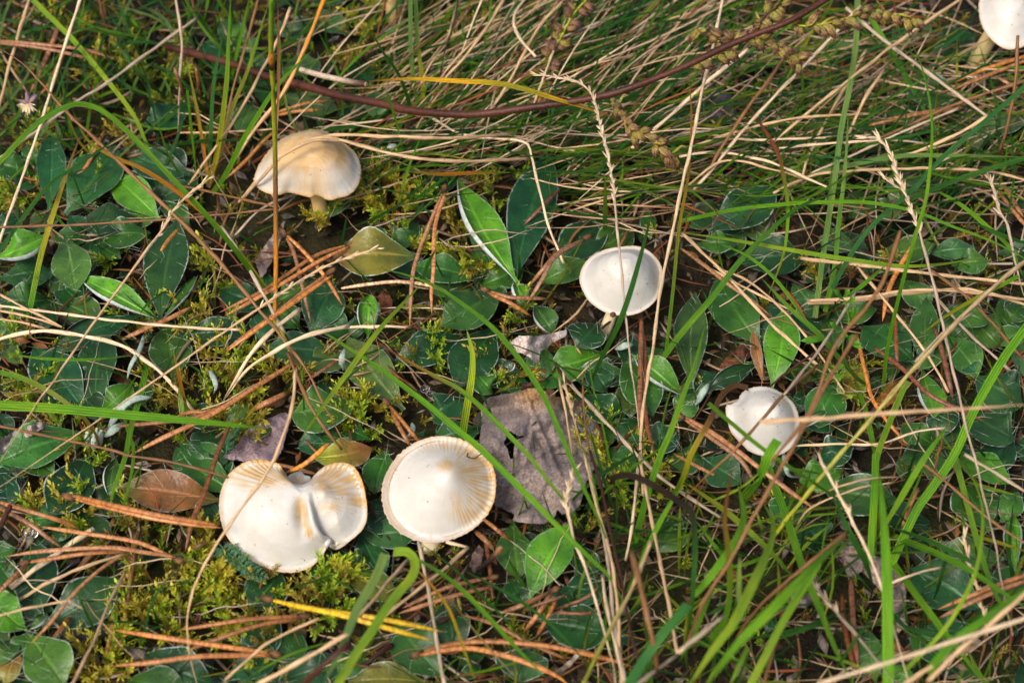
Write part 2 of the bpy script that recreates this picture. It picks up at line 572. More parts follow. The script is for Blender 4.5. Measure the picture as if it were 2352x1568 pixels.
def husks(root, W, a, b, step, size, col, origin, R=random):
    """spikelets along the part a..b of a stem"""
    n = len(W)
    s = np.r_[0, np.cumsum(np.linalg.norm(np.diff(W, axis=0), axis=1))]
    pos, k = a * s[-1], 0
    T = tangents(W)
    while pos < b * s[-1]:
        c = np.array([np.interp(pos, s, W[:, i]) for i in range(3)])
        t = np.array([np.interp(pos, s, T[:, i]) for i in range(3)])
        sd = nrm(np.cross(t, nrm(CAM - c)))
        v = nrm(-t + sd * (.22 if k % 2 else -.22) + Z * R.uniform(0, .2))
        L = size * R.uniform(.6, 1.0)
        mb = MB()
        for m in range(3):
            vv = nrm(v + np.array([R.uniform(-.22, .22) for _ in range(3)]))
            spindle(mb, c + vv * L * .1 * m, c + vv * L, L * .075, PAL[col] * R.uniform(.8, 1.15), PAL['w'], 4)
        part("spikelet", mb, M_STRAW, root, True, origin)
        pos += step * R.uniform(.75, 1.25)
        k += 1

def straw(pts, mode, col, w, zs, label=None, sp=None):
    W = lift(pts, zs)
    n = len(W)
    W = W + np.array([[noise.noise(Vector((i * .3, w * 9, k * 7 + pts[0][0]))) for k in range(3)] for i in range(n)]) * min(w, 7) * .28 * mpp(W[0])
    r = w * .5 * mpp(W[n // 2]) * taper(mode, n)
    r = np.maximum(r * (1 + .18 * np.sin(np.arange(n) * .9 + random.random() * 6)) * np.linspace(1.08, .9, n), .00012)
    mb = MB()
    tube(mb, W, r, cols_for(col, n) * random.uniform(.85, 1.15), 6, .75)
    main = NAME[col[len(col) // 2]]
    if sp:
        o = thing("dry_grass_stem", W[0], label or describe("dry grass stem", main, pts, "with seed head"), "dry grass", "dry grass stems")
        part("stalk", mb, M_STRAW, o, True, W[0])
        husks(o, W, sp[0], sp[1], sp[2] * .001, sp[3] * .001, 'w', W[0])
        return o
    o = link("dry_grass_stem", mb.mesh("dry_grass_stem", M_STRAW, True, W[0]), None, W[0])
    return tag(o, label or describe("dry grass stem", main, pts), "dry grass", "dry grass stems")

def needle_mesh(pts, col, w, zs, origin):
    W = lift(pts, zs)
    n = len(W)
    t = np.linspace(0, 1, n)
    r = w * .5 * mpp(W[n // 2]) * np.minimum(1, .55 + t * 3) * np.minimum(1, ((1 - t) * 5) ** .7 + .05)
    mb = MB()
    if col == 'Y':
        tube(mb, W, r, cols_for('Y', n), 7, .62)
        return mb, W
    tube(mb, W, r, (lambda c: c * random.uniform(.65, 1.35) * (1 - (g_ := random.uniform(0, .35))) + g_ * c.mean(1, keepdims=True))(cols_for(col, n)), 7, .62)
    return mb, W

def needles(lines, col, w, zs, label=None, sheath=True):
    """a fallen pine needle pair: each needle a part, with the dark sheath that holds them"""
    o0 = P(*lines[0][0], zs[0])
    main = NAME[col[len(col) // 2]]
    if len(lines) == 1:
        mb, W = needle_mesh(lines[0], col, w, zs, o0)
        o = link("pine_needle", mb.mesh("pine_needle", M_NEEDLE, True, o0), None, o0)
        return tag(o, label or describe("fallen pine needle", main, lines[0]), "pine needle", "fallen pine needles")
    o = thing("pine_needle_pair", o0, label or describe("pine needle pair", main, lines[0]), "pine needle", "fallen pine needle pairs")
    for k, l in enumerate(lines):
        mb, W = needle_mesh(l, col, w, tuple(z + k * 1.2 for z in zs), o0)
        part("needle", mb, M_NEEDLE, o, True, o0)
    if sheath:
        q, _ = spline(lines[0], 20)
        d = (q[0] - q[2]); d = d / max(1, np.linalg.norm(d)) * w * 2.0
        s0, s1 = lines[0][0], (lines[0][0][0] + d[0], lines[0][0][1] + d[1])
        W = lift([(s0[0] - d[0] * .3, s0[1] - d[1] * .3), s1], (zs[0], zs[0] + .6, zs[0]), 6)
        mb = MB()
        tube(mb, W, w * .62 * mpp(W[0]) * np.array([.8, 1.05, .9, 1.1, .95, .8, .5]), cols_for('kbk', 7) * .8, 7)
        part("sheath", mb, M_BARK, o, True, o0)
    return o

def leaf_surface(base, tip, w, z, col, roll='', bend=0., arch=4.5, tone=1.0, nv=16, pw=1.22, cup=.16, R=random):
    """returns verts grid for a hawkweed leaf; z = (base, tip) height in mm"""
    base, tip = np.array(base, float), np.array(tip, float)
    d = tip - base
    mid = (base + tip) / 2 + np.array([-d[1], d[0]]) * bend
    W = lift([tuple(base), tuple(mid), tuple(tip)], (z[0], (z[0] + z[1]) / 2 + arch, z[1]), nv)
    T = tangents(W)
    n0 = nrm(Z + nrm(CAM - W[nv // 2]) * .45 + np.array([R.uniform(-.25, .25), R.uniform(-.2, .2), 0]))
    S = np.cross(T, n0)
    S /= np.linalg.norm(S, axis=1, keepdims=True)
    N = np.cross(S, T)
    D = W - CAM
    dist = D @ FWD
    D = D / np.linalg.norm(D, axis=1, keepdims=True)
    sp = S - D * np.sum(S * D, 1, keepdims=True)
    tp = T - D * np.sum(T * D, 1, keepdims=True)
    tp /= np.maximum(np.linalg.norm(tp, axis=1, keepdims=True), 1e-9)
    pr = np.linalg.norm(sp - tp * np.sum(sp * tp, 1, keepdims=True), axis=1)
    t = np.linspace(0, 1, nv + 1)
    f = np.maximum(np.sin(math.pi * np.clip(t, 0, 1) ** pw) ** np.where(t > .58, 1.12, 1.0), .11 * (1 - t) ** .5)
    f[-1] = 0.012
    hw = w * .51 * dist * TANH / 1176.0 / np.clip(np.median(pr), .5, 1) * f
    xs = np.linspace(-1, 1, 13)
    lat = np.repeat(xs[None], nv + 1, 0)
    hgt = cup * np.abs(lat) ** 1.6
    ph = R.random() * 6
    hgt = hgt + .09 * np.sin(t * 9 + ph)[:, None] * np.sign(xs)[None] * np.abs(xs)[None] ** 2 + .05 * np.sin(t * 17 + ph * 2)[:, None] * np.abs(xs)[None]
    for sgn, key in ((-1, 'L'), (1, 'R')):
        if key in roll or 'B' in roll:
            a0, ang = (.42, 2.5) if 'B' in roll else (.5, 2.6)
            mk = (lat * sgn) > a0
            phi = (np.abs(lat) - a0) / (1 - a0) * ang
            rr = (1 - a0) / ang * 1.25
            lat = np.where(mk, sgn * (a0 + rr * np.sin(phi)), lat)
            hgt = np.where(mk, hgt * .4 + rr * (1 - np.cos(phi)), hgt)
    V = W[:, None] + S[:, None] * (lat * hw[:, None])[:, :, None] + N[:, None] * (hgt * hw[:, None])[:, :, None]
    m = len(xs)
    uv = np.stack([np.broadcast_to(xs, (nv + 1, m)), np.repeat(t[:, None], m, 1), np.full((nv + 1, m), R.random() * 50)], -1)
    i = np.arange(nv)[:, None] * m + np.arange(m - 1)[None]
    q = np.stack([i, i + 1, i + m + 1, i + m], -1).reshape(-1, 4)
    c = cols_for(col, nv + 1) * tone
    return V, np.repeat(c, m, 0), uv.reshape(-1, 3), q, N

HAIR_N = 0
def hairs_on(mb, V, N, count, R=random):
    nv, m = V.shape[:2]
    for _ in range(count):
        i = R.randrange(1, nv - 1)
        j = R.choice((0, m - 1)) if R.random() < .35 else R.randrange(m)
        a = V[i, j]
        L = R.uniform(.0025, .0065)
        d = nrm(np.array([R.gauss(0, 1), R.gauss(0, 1), 0]) + N[i] * R.uniform(.1, .7))
        cv = np.array([R.gauss(0, .9), R.gauss(0, .9), R.uniform(-.45, .1)])
        b = a + d * L * .5 + cv * L * .3
        c = a + d * L + cv * L * .5
        wv = nrm(np.cross(d, CAM - a)) * R.uniform(.000028, .00005)
        v = np.array([a - wv, a + wv, b - wv * .8, b + wv * .8, c])
        v[:, 2] += .00008
        mb.add(v, (.38, .43, .34), (0, 0, 0), [(0, 1, 3, 2)], [(2, 3, 4)])

def rosette(centre, leaves, label, z0=5.0, hair=1.0):
    o0 = P(*centre, z0)
    o = thing("hawkweed_rosette", o0, label, "hawkweed", "hawkweed rosettes")
    hb = MB()
    for k, (b, t, w, col, fl) in enumerate(leaves):
        roll = ''.join(c for c in fl if c in 'LRB')
        zt = random.uniform(7, 12) + (6 if 'h' in fl else 0) - (3 if 'z' in fl else 0)
        zb = z0 + random.uniform(-.5, 2.5) + (3 if 'h' in fl else 0) - (2 if 'z' in fl else 0)
        bend = .10 if ')' in fl else -.10 if '(' in fl else random.uniform(-.04, .04)
        V, C, U, q, N = leaf_surface(b, t, w, (zb, zt), col, roll, bend, random.uniform(2, 5), random.uniform(.65, 1.25) * (np.array([random.uniform(.75, 1.5), 1, random.uniform(.7, 1.3)]) if col in 'dma' else np.array([.9, 1, 1])))
        mb = MB()
        mb.add(V.reshape(-1, 3), C, U, q)
        p = part("leaf", mb, M_LEAF, o, True, o0)
        if roll: p['label'] = "leaf with rolled-up edge showing its white felt underside"
        elif 'u' in col: p['label'] = "yellowing leaf spotted with purple"
        elif 'x' in col: p['label'] = "yellow green leaf"
        if hair:
            hairs_on(hb, V, N, int(hair * (5 + .12 * w)))
    if hair and hb.n:
        h = part("leaf_hairs", hb, M_HAIR, o, False, o0)
        h['kind'] = "stuff"
    return o

# ------------------------------------------------------------------ mushrooms
WHITE, TAN, OCHRE = np.array([.462, .448, .412]), np.array([.455, .30, .13]), np.array([.42, .21, .035])

def outline_polar(outline, foot, axis, origin, n):
    pts = np.array([plane_hit(x, y, origin, axis) for x, y in outline])
    q, _ = spline(np.vstack([pts, pts[:1]]), n)
    return q[:-1]

def cap_part(outline, apex, zrim, el, H, prof, spots, rnd, ax=0., nr=46, na=220, teeth=.012, streak_n=30, root=None, origin=None, name="cap",
             rim=.055, cream=0., gill=True, ribs=.012, base=WHITE, bumps=(), hfun=None, whites=()):
    c = np.mean(np.array(outline), 0)
    axis = nrm(np.array([ax, -math.cos(math.radians(el)), math.sin(math.radians(el))]))
    o = P(c[0], c[1], zrim)
    out = outline_polar(outline, None, axis, o, na)
    foot = plane_hit(apex[0], apex[1], o + axis * H, axis) - axis * H
    Rm = float(np.mean(np.linalg.norm(out - foot, axis=1)))
    rs = np.linspace(0, 1, nr) ** .85
    kern = np.hanning(na // 9 * 2 + 1); kern /= kern.sum(); hk = len(kern) // 2
    osm = np.stack([np.convolve(np.r_[out[-hk:, c_], out[:, c_], out[:hk, c_]], kern, 'valid') for c_ in range(3)], -1)
    bl = (rs ** 5)[:, None, None]
    OUT = osm[None] * (1 - bl) + out[None] * bl
    px, py = zip(*prof)
    pr = np.interp(rs, px, py)
    pr = np.convolve(np.r_[pr[0], pr[0], pr, pr[-1], pr[-1]], [.1, .2, .4, .2, .1], 'same')[2:-2]
    th = np.linspace(0, 2 * math.pi, na, endpoint=False)
    tooth = np.array([noise.noise(Vector((math.cos(a) * 16 + rnd, math.sin(a) * 16, rnd))) for a in th]) * .6 + np.sin(th * 55 + 2 * np.sin(th * 4)) * .16
    V = foot + (OUT - foot) * (rs[:, None] * (1 + tooth[None] * teeth * (rs[:, None] ** 8)))[:, :, None]
    px_ = proj(V.reshape(-1, 3)).reshape(nr, na, 2)
    tan = np.zeros((nr, na))
    for s in spots:
        (x, y, rx, ry, k), edge = s[:5], s[5] if len(s) > 5 else .6
        d = np.sqrt(((px_[..., 0] - x) / rx) ** 2 + ((px_[..., 1] - y) / ry) ** 2)
        tan = np.maximum(tan, k * np.clip((1.15 - d) / edge, 0, 1) ** 1.3)
    wh = np.ones((nr, na))
    for (x, y, rx, ry, k) in whites:
        wh *= 1 - k * np.exp(-((px_[..., 0] - x) / rx) ** 2 - ((px_[..., 1] - y) / ry) ** 2)
    cs = np.cos(th); sn = np.sin(th)
    st = np.array([[noise.noise(Vector((cs[j] * streak_n / 4 + rnd, sn[j] * streak_n / 4, rs[i] * 4.5))) for j in range(na)] for i in range(0, nr, 3)])
    st = np.array([[np.interp(i, np.arange(0, nr, 3), st[:, j]) for j in range(na)] for i in range(nr)])
    fine = np.sin((th * round(streak_n * 1.9) + 2.2 * np.sin(th * 5 + rnd))[None] + .9 * np.sin(rs * 9 + 3)[:, None] * np.sin(th * 3)[None])
    streak = np.clip(.80 + st * 1.1 + fine * .24 * (rs[:, None] > .35), 0.2, 1.15)
    wgt = np.clip((rs[:, None] - .12) / .3, 0, 1)
    mask = np.clip(tan * (1 - wgt + wgt * streak), 0, 1)
    C = base[None, None] + (TAN - base)[None, None] * np.clip((mask * .95 + cream) * wh, 0, 1)[:, :, None]
    edge = np.clip((rs[:, None] - (1 - rim) + .012 * tooth[None]) / rim, 0, 1)[:, :, None] * (.55 + .45 * np.clip(tan[-1] + .1, 0, 1))[None, :, None]
    C = C + (OCHRE - C) * edge
    wob = np.array([[noise.noise(Vector((cs[j] * rs[i] * 1.7 + rnd, sn[j] * rs[i] * 1.7, rnd * 2))) for j in range(0, na, 4)] for i in range(nr)])
    wob = np.repeat(wob, 4, 1)[:, :na]
    wob = np.array([np.convolve(np.r_[w_[-4:], w_, w_[:4]], np.ones(7) / 7, 'same')[4:-4] for w_ in wob])
    h = H * pr[:, None] + wob * H * .14 * rs[:, None] ** 1.5 * (1 - rs[:, None] ** 6) - ribs * Rm * np.clip(mask, 0, 1) * (rs[:, None] ** 2) * (.5 + .5 * fine)
    for (bx, by, br, bh) in bumps:
        h = h + .001 * bh * np.exp(-((px_[..., 0] - bx) ** 2 + (px_[..., 1] - by) ** 2) / br ** 2)
    if hfun is not None:
        h = h + .001 * hfun(px_)
    V = V + axis * h[:, :, None]
    # the lip curls under and runs back beneath
    rows = [V]
    cc = [C]
    for k, (f, dz) in enumerate(((.992, -.022), (.965, -.045), (.90, -.03))):
        rows.append((foot + (out - foot) * f + axis * (h[-1][:, None] + dz * Rm))[None])
        cc.append((C[-1] * (1 - .06 * k))[None])
    V = np.concatenate(rows); C = np.concatenate(cc)
    LANDM.append((px_.reshape(-1, 2), V[:nr].reshape(-1, 3), axis))
    n = len(V)
    mb = MB()
    i = np.arange(n - 1)[:, None] * na
    j = np.arange(na)[None]
    k = (j + 1) % na
    q = np.stack([i + j, i + na + j, i + na + k, i + k], -1).reshape(-1, 4)
    mb.add(V.reshape(-1, 3), C.reshape(-1, 3), (0, 0, 0), q)
    p = part(name, mb, M_CAP, root, True, origin)
    if root is not None and name == 'cap':
        sm = MB(); R = random.Random(int(rnd * 10))
        for _ in range(16):
            i, j = R.randrange(6, nr - 2), R.randrange(na)
            c0 = V[i, j] + axis * .0001
            s = R.choice((.00012, .00016, .0002, .00028)); a = R.uniform(0, 6.28)
            u = nrm(np.cross(axis, [math.cos(a), math.sin(a), .1])) * s * R.uniform(1, 1.7); w_ = nrm(np.cross(axis, u)) * s * .6
            sm.add(np.array([c0 - u, c0 + w_, c0 + u, c0 - w_, c0 + axis * s * .8]), np.array(R.choice([(.05, .03, .02), (.12, .07, .03), (.25, .15, .06), (.03, .03, .025)])), (0, 0, 0), None,
                   [(0, 1, 4), (1, 2, 4), (2, 3, 4), (3, 0, 4)])
        sp_ = part('soil_specks', sm, M_BARK, root, False, origin); sp_['kind'] = 'stuff'
    if gill:
        ng = 160
        qo = outline_polar(outline, None, axis, o, ng)
        rr = [.93, .7, .45, .2]
        zz = [-.03, -.12, -.2, -.3]
        G = np.array([foot + (qo - foot) * r_ + axis * (z_ * Rm) for r_, z_ in zip(rr, zz)])
        G[:, ::2] += axis * (.09 * Rm)
        i = np.arange(3)[:, None] * ng; j = np.arange(ng)[None]; k = (j + 1) % ng
        q = np.stack([i + j, i + ng + j, i + ng + k, i + k], -1).reshape(-1, 4)
        gm = MB()
        gm.add(G.reshape(-1, 3), (.72, .64, .48), (0, 0, 0), q)
        part("gills", gm, M_CAP, root, False, origin)
    return foot - axis * .2 * Rm

def stem_part(top, base_px, r0, r1, root, origin, col=(.72, .62, .42), base_z=0.5, pts=None):
    b = P(base_px[0], base_px[1], base_z)
    mid = (top + b) / 2 + np.array([0, 0, .002])
    W, _ = spline([top, mid, b], 18)
    t = np.linspace(0, 1, len(W))
    mb = MB()
    tube(mb, W, (r0 + (r1 - r0) * t) * (1 + .04 * np.sin(t * 11)), np.repeat(np.array(col)[None], len(W), 0), 22)
    return part("stem", mb, M_CAP, root, True, origin)

def crop(x0, y0, s, pts):
    return [(x0 + x * s, y0 + y * s) for x, y in pts]

# ------------------------------------------------------------------ ground
def soil():
    mb = MB()
    g = np.concatenate([-np.geomspace(.32, 6, 10)[::-1], np.linspace(-.30, .30, 170), np.geomspace(.32, 6, 10)])
    X, Y = np.meshgrid(g, g + .05, indexing='ij')
    Zc = np.zeros_like(X)
    for i in range(X.shape[0]):
        for j in range(X.shape[1]):
            if abs(X[i, j]) < .4 and abs(Y[i, j]) < .45:
                p = Vector((X[i, j] * 42, Y[i, j] * 42, 0))
                Zc[i, j] = noise.noise(p) * .0028 + noise.noise(p * 4) * .0012 - .0015
    n = X.shape[1]
    i = np.arange(X.shape[0] - 1)[:, None] * n + np.arange(n - 1)[None]
    q = np.stack([i, i + n, i + n + 1, i + 1], -1).reshape(-1, 4)
    mb.add(np.stack([X, Y, Zc], -1).reshape(-1, 3), (0, 0, 0), (0, 0, 0), q)
    o = link("ground", mb.mesh("ground", M_SOIL))
    tag(o, "dark humus soil under the grass and moss", None, None, "structure")
soil()

# ------------------------------------------------------------------ mushrooms
def mushroom(label, loc_px):
    o = P(*loc_px, .5)
    return thing("mushroom", o, label, "mushroom", "waxcap mushrooms"), o

# split, two-lobed cap
F = lambda pts: crop(477.75, 1016.75, .2031, pts)
root, o0 = mushroom("split white mushroom whose cap folds into two unequal lobes", (715, 1190))
A1 = F([(905, 470), (868, 420), (846, 370), (838, 290), (785, 236), (700, 215), (620, 198), (540, 198), (440, 218), (340, 272), (240, 362), (180, 470),
        (142, 600), (130, 720), (140, 850), (175, 975), (225, 1080), (300, 1175), (400, 1275), (520, 1355), (660, 1420), (780, 1460),
        (900, 1474), (1040, 1460), (1160, 1415), (1230, 1360), (1285, 1290), (1345, 1205), (1382, 1140), (1374, 1160), (1385, 1196), (1430, 1204), (1500, 1182),
        (1600, 1125), (1700, 1045), (1762, 970), (1800, 860), (1802, 750), (1790, 620), (1760, 480), (1720, 370), (1660, 280), (1560, 232),
        (1450, 232), (1330, 268), (1235, 340), (1190, 390), (1155, 440), (1100, 490), (1010, 508)])
CY, CX = np.array([560, 640, 760, 900, 1030, 1110, 1135, 1150]), np.array([1120, 1150, 1172, 1195, 1228, 1275, 1330, 1384])
def split_relief(q):
    """the fold: a raised lip along the left lobe, the right lobe dipping beneath it, shallow fans in both"""
    x = (q[..., 0] - 477.75) / .2031; y = (q[..., 1] - 1016.75) / .2031
    e = x - np.interp(y, CY, CX)
    along = np.clip((y - 600) / 300, 0, 1) * np.clip((1290 - y) / 90, 0, 1)
    h = along * np.where(e < 0, 1.5 * np.exp(-(e / 45.) ** 2), 1.5 - 4.4 * (.5 - .5 * np.cos(math.pi * np.clip(e / 62., 0, 1))) + np.clip(e / 280., 0, 1) * 3.0)
    g = lambda cx, cy, rx, ry: np.exp(-((x - cx) / rx) ** 2 - ((y - cy) / ry) ** 2)
    h = h - 2.6 * g(1080, 880, 70, 170) * (e < 30) - 1.6 * g(1450, 480, 190, 150) - 1.3 * g(680, 400, 160, 110) + 2.6 * g(620, 900, 330, 330) + 1.2 * g(1340, 640, 60, 70) \
        + 1.2 * g(1500, 980, 160, 120) + 1.0 * g(830, 330, 60, 90)
    return h
top = cap_part(A1, F([(1085, 615)])[0], 20, 64, .0095, [(0, 1), (.2, .97), (.45, .84), (.7, .52), (.86, .20), (.94, .09), (1, .13)],
               [(*F([(660, 365)])[0], 84, 50, 1.0, .5), (*F([(930, 470)])[0], 26, 18, .8), (*F([(330, 400)])[0], 26, 24, .6, .8),
                (*F([(1065, 730)])[0], 14, 15, .8, .8), (*F([(1075, 800)])[0], 19, 19, 1.0, .8), (*F([(1095, 880)])[0], 20, 20, 1.0, .8), (*F([(1130, 960)])[0], 18, 20, 1.0, .8), (*F([(1165, 1045)])[0], 14, 18, 1.0, .8), (*F([(1195, 1110)])[0], 9, 10, .5, .9),
                (*F([(1520, 460)])[0], 74, 56, 1.0, .5), (*F([(1400, 780)])[0], 36, 20, .7, .9), (*F([(1660, 640)])[0], 40, 36, .85)],
               3.3, ax=.02, root=root, origin=o0, ribs=.022, nr=76, na=560, name="cap", streak_n=34, hfun=split_relief)
# the raised lip of the fold, ending in a small curled horn
qx, qv, qa = LANDM[-1]
lip = []
for k_, (x, y, up) in enumerate([(1155, 690, .0), (1172, 780, .3), (1190, 880, .5), (1212, 980, .7), (1250, 1060, 1.0), (1300, 1105, 1.6), (1345, 1108, 2.4), (1366, 1122, 2.6), (1362, 1150, 1.6), (1340, 1195, .6)]):
    p_ = np.array(F([(x, y)])[0])
    i_ = int(np.linalg.norm(qx - p_, axis=1).argmin())
    lip.append(qv[i_] + qa * (up * .001 - .0004))
LW, _ = spline(lip, 48)
mb = MB()
tube(mb, LW, .0010 * np.interp(np.linspace(0, 1, 49), [0, .15, .6, .85, 1], [.25, .75, 1.05, 1.2, .5]), np.repeat((WHITE * 1.02)[None], 49, 0), 14)
part("fold_lip", mb, M_CAP, root, True, o0)
A3 = F([(880, 430), (905, 385), (935, 355), (1000, 330), (1055, 318), (1080, 345), (1100, 368), (1150, 380), (1165, 410), (1150, 460),
        (1110, 520), (1000, 530), (920, 480)])
cap_part(A3, F([(1030, 470)])[0], 16, 60, .003, [(0, 1), (.5, .75), (.8, .45), (1, .2)], [(*F([(1010, 430)])[0], 22, 14, .8), ],
         5.5, root=root, origin=o0, name="cap_lobe", nr=24, na=100, streak_n=14)
stem_part(top, (725, 1195), .0036, .0030, root, o0)

F = lambda pts: crop(845.25, 967.75, .23437, pts)
root, o0 = mushroom("round white mushroom with tan bump and scalloped ochre rim", (1005, 1165))
A1 = F([(135, 720), (150, 850), (200, 980), (280, 1070), (380, 1140), (480, 1180), (600, 1200), (720, 1192), (850, 1160), (980, 1100),
        (1090, 1020), (1170, 930), (1222, 830), (1250, 730), (1255, 600), (1236, 480), (1190, 370), (1110, 288), (1000, 220), (880, 175),
        (770, 158), (650, 160), (520, 195), (420, 245), (330, 310), (250, 400), (190, 500), (150, 610)])
top = cap_part(A1, F([(770, 520)])[0], 22, 68, .0138, [(0, 1), (.1, .985), (.2, .91), (.35, .74), (.55, .50), (.75, .25), (.87, .09), (.93, .07), (1, .12)],
               [(*F([(1090, 470)])[0], 66, 80, 1.0, .55), (*F([(900, 250)])[0], 90, 24, .7, .7), (*F([(960, 900)])[0], 50, 40, .75, .7),
                (*F([(775, 535)])[0], 25, 24, .95, .7), (*F([(1150, 720)])[0], 34, 60, .8), (*F([(640, 280)])[0], 40, 18, .4)],
               1.7, root=root, origin=o0, nr=56, na=520, ribs=.020, teeth=.026, streak_n=34, rim=.06)
stem_part(top, (985, 1262), .0036, .0030, root, o0)

F = lambda pts: crop(551.25, 269.5, .1641, pts)
root, o0 = mushroom("tan bell-shaped mushroom leaning under straws behind the tall jointed culm", (738, 512))
A1 = F([(190, 860), (205, 920), (250, 990), (360, 1055), (460, 1080), (560, 1080), (650, 1050), (740, 1060), (820, 1080), (900, 1100),
        (990, 1120), (1070, 1090), (1150, 1115), (1200, 1148), (1290, 1158), (1380, 1130), (1500, 1100), (1590, 1040), (1650, 960),
        (1690, 850), (1695, 700), (1660, 580), (1590, 470), (1480, 380), (1350, 280), (1200, 200), (1080, 175), (950, 180), (800, 215),
        (680, 250), (540, 330), (420, 450), (330, 560), (250, 700)])
top = cap_part(A1, F([(980, 430)])[0], 26, 84, .0150, [(0, 1), (.12, .98), (.3, .92), (.55, .72), (.8, .36), (.92, .10), (1, .0)],
               [(*F([(960, 760)])[0], 92, 62, .9, .7), (*F([(1350, 640)])[0], 52, 50, 1.0, .6), (*F([(980, 430)])[0], 36, 22, .9, .8)],
               6.2, root=root, origin=o0, nr=50, na=260, ribs=.002, teeth=.035, cream=.58,
               whites=[(*F([(300, 900)])[0], 26, 24, 1.0), (*F([(1630, 780)])[0], 20, 56, 1.0), (*F([(1480, 1040)])[0], 44, 16, 1.0), (*F([(700, 1020)])[0], 60, 9, .7), (*F([(980, 620)])[0], 16, 12, .5)])
stem_part(top, (742, 512), .0030, .0026, root, o0, (.66, .45, .19))

F = lambda pts: crop(1286.25, 539, .1484, pts)
root, o0 = mushroom("smooth ivory mushroom with one straw and one blade across its cap", (1385, 770))
A1 = F([(300, 680), (330, 560), (390, 460), (480, 370), (600, 300), (740, 248), (900, 220), (1050, 205), (1180, 205), (1290, 235), (1400, 300),
        (1500, 400), (1560, 500), (1585, 620), (1562, 800), (1520, 980), (1430, 1100), (1300, 1200), (1150, 1262), (990, 1285), (850, 1270),
        (700, 1230), (560, 1150), (430, 1040), (350, 900), (305, 780)])
top = cap_part(A1, F([(1010, 450)])[0], 24, 76, .0155, [(0, 1), (.15, .97), (.4, .82), (.65, .52), (.85, .20), (.93, .08), (1, .09)],
               [(*F([(1010, 450)])[0], 13, 9, .7, .9), (*F([(1500, 700)])[0], 16, 64, .4), (*F([(1150, 400)])[0], 70, 40, .22, .9)],
               2.4, root=root, origin=o0, nr=48, na=240, ribs=0, teeth=.010, rim=.05)
stem_part(top, (1385, 775), .0022, .0020, root, o0, (.66, .55, .36))

F = lambda pts: crop(1617, 857.5, .14066, pts)
root, o0 = mushroom("lopsided white mushroom with notched edge under crossing stems", (1750, 1045))
A1 = F([(350, 580), (370, 515), (430, 512), (490, 480), (555, 440), (585, 365), (660, 290), (760, 245), (880, 222), (1000, 222), (1120, 250),
        (1220, 300), (1310, 350), (1400, 430), (1470, 510), (1520, 620), (1550, 740), (1560, 880), (1540, 1020), (1480, 1150), (1400, 1240),
        (1300, 1310), (1180, 1352), (1080, 1365), (980, 1360), (860, 1330), (740, 1280), (640, 1190), (540, 1090), (460, 1000), (410, 900),
        (380, 780), (355, 670)])
top = cap_part(A1, F([(1130, 560)])[0], 23, 68, .0108, [(0, 1), (.2, .93), (.45, .70), (.7, .38), (.85, .15), (1, .05)],
               [(*F([(1190, 570)])[0], 22, 18, .45, .9), (*F([(1330, 450)])[0], 30, 30, .35), (*F([(1450, 700)])[0], 16, 40, .35)],
               4.9, root=root, origin=o0, nr=46, na=240, ribs=.012, teeth=.018, rim=.05)
stem_part(top, (1765, 1075), .0027, .0024, root, o0)

root, o0 = mushroom("blurred white mushroom cut off by the upper corner of the view", (2232, 150))
A1 = [(2247, 10), (2250, 45), (2262, 75), (2285, 100), (2312, 115), (2340, 113), (2365, 98), (2395, 62), (2405, 10), (2390, -40), (2350, -62),
      (2300, -56), (2262, -30)]
top = cap_part(A1, (2325, -5), 30, 74, .010, [(0, 1), (.3, .88), (.6, .55), (.88, .12), (1, .04)], [(2330, 10, 20, 12, .3)], 9.2,
               root=root, origin=o0, na=160, teeth=.02)
stem_part(top, (2235, 150), .0034, .0030, root, o0, (.62, .50, .24))

root, o0 = mushroom("mushroom at the far edge with only its pale stem in view", (906, 46))
A1 = [(820, -70), (835, -45), (870, -28), (905, -24), (940, -30), (970, -48), (982, -72), (970, -115), (930, -140), (870, -142), (830, -115)]
top = cap_part(A1, (902, -95), 30, 78, .010, [(0, 1), (.3, .88), (.6, .55), (.88, .12), (1, .04)], [(902, -80, 50, 30, .5)], 11.2,
               root=root, origin=o0, na=140)
stem_part(top, (906, 48), .0036, .0033, root, o0, (.66, .46, .20))

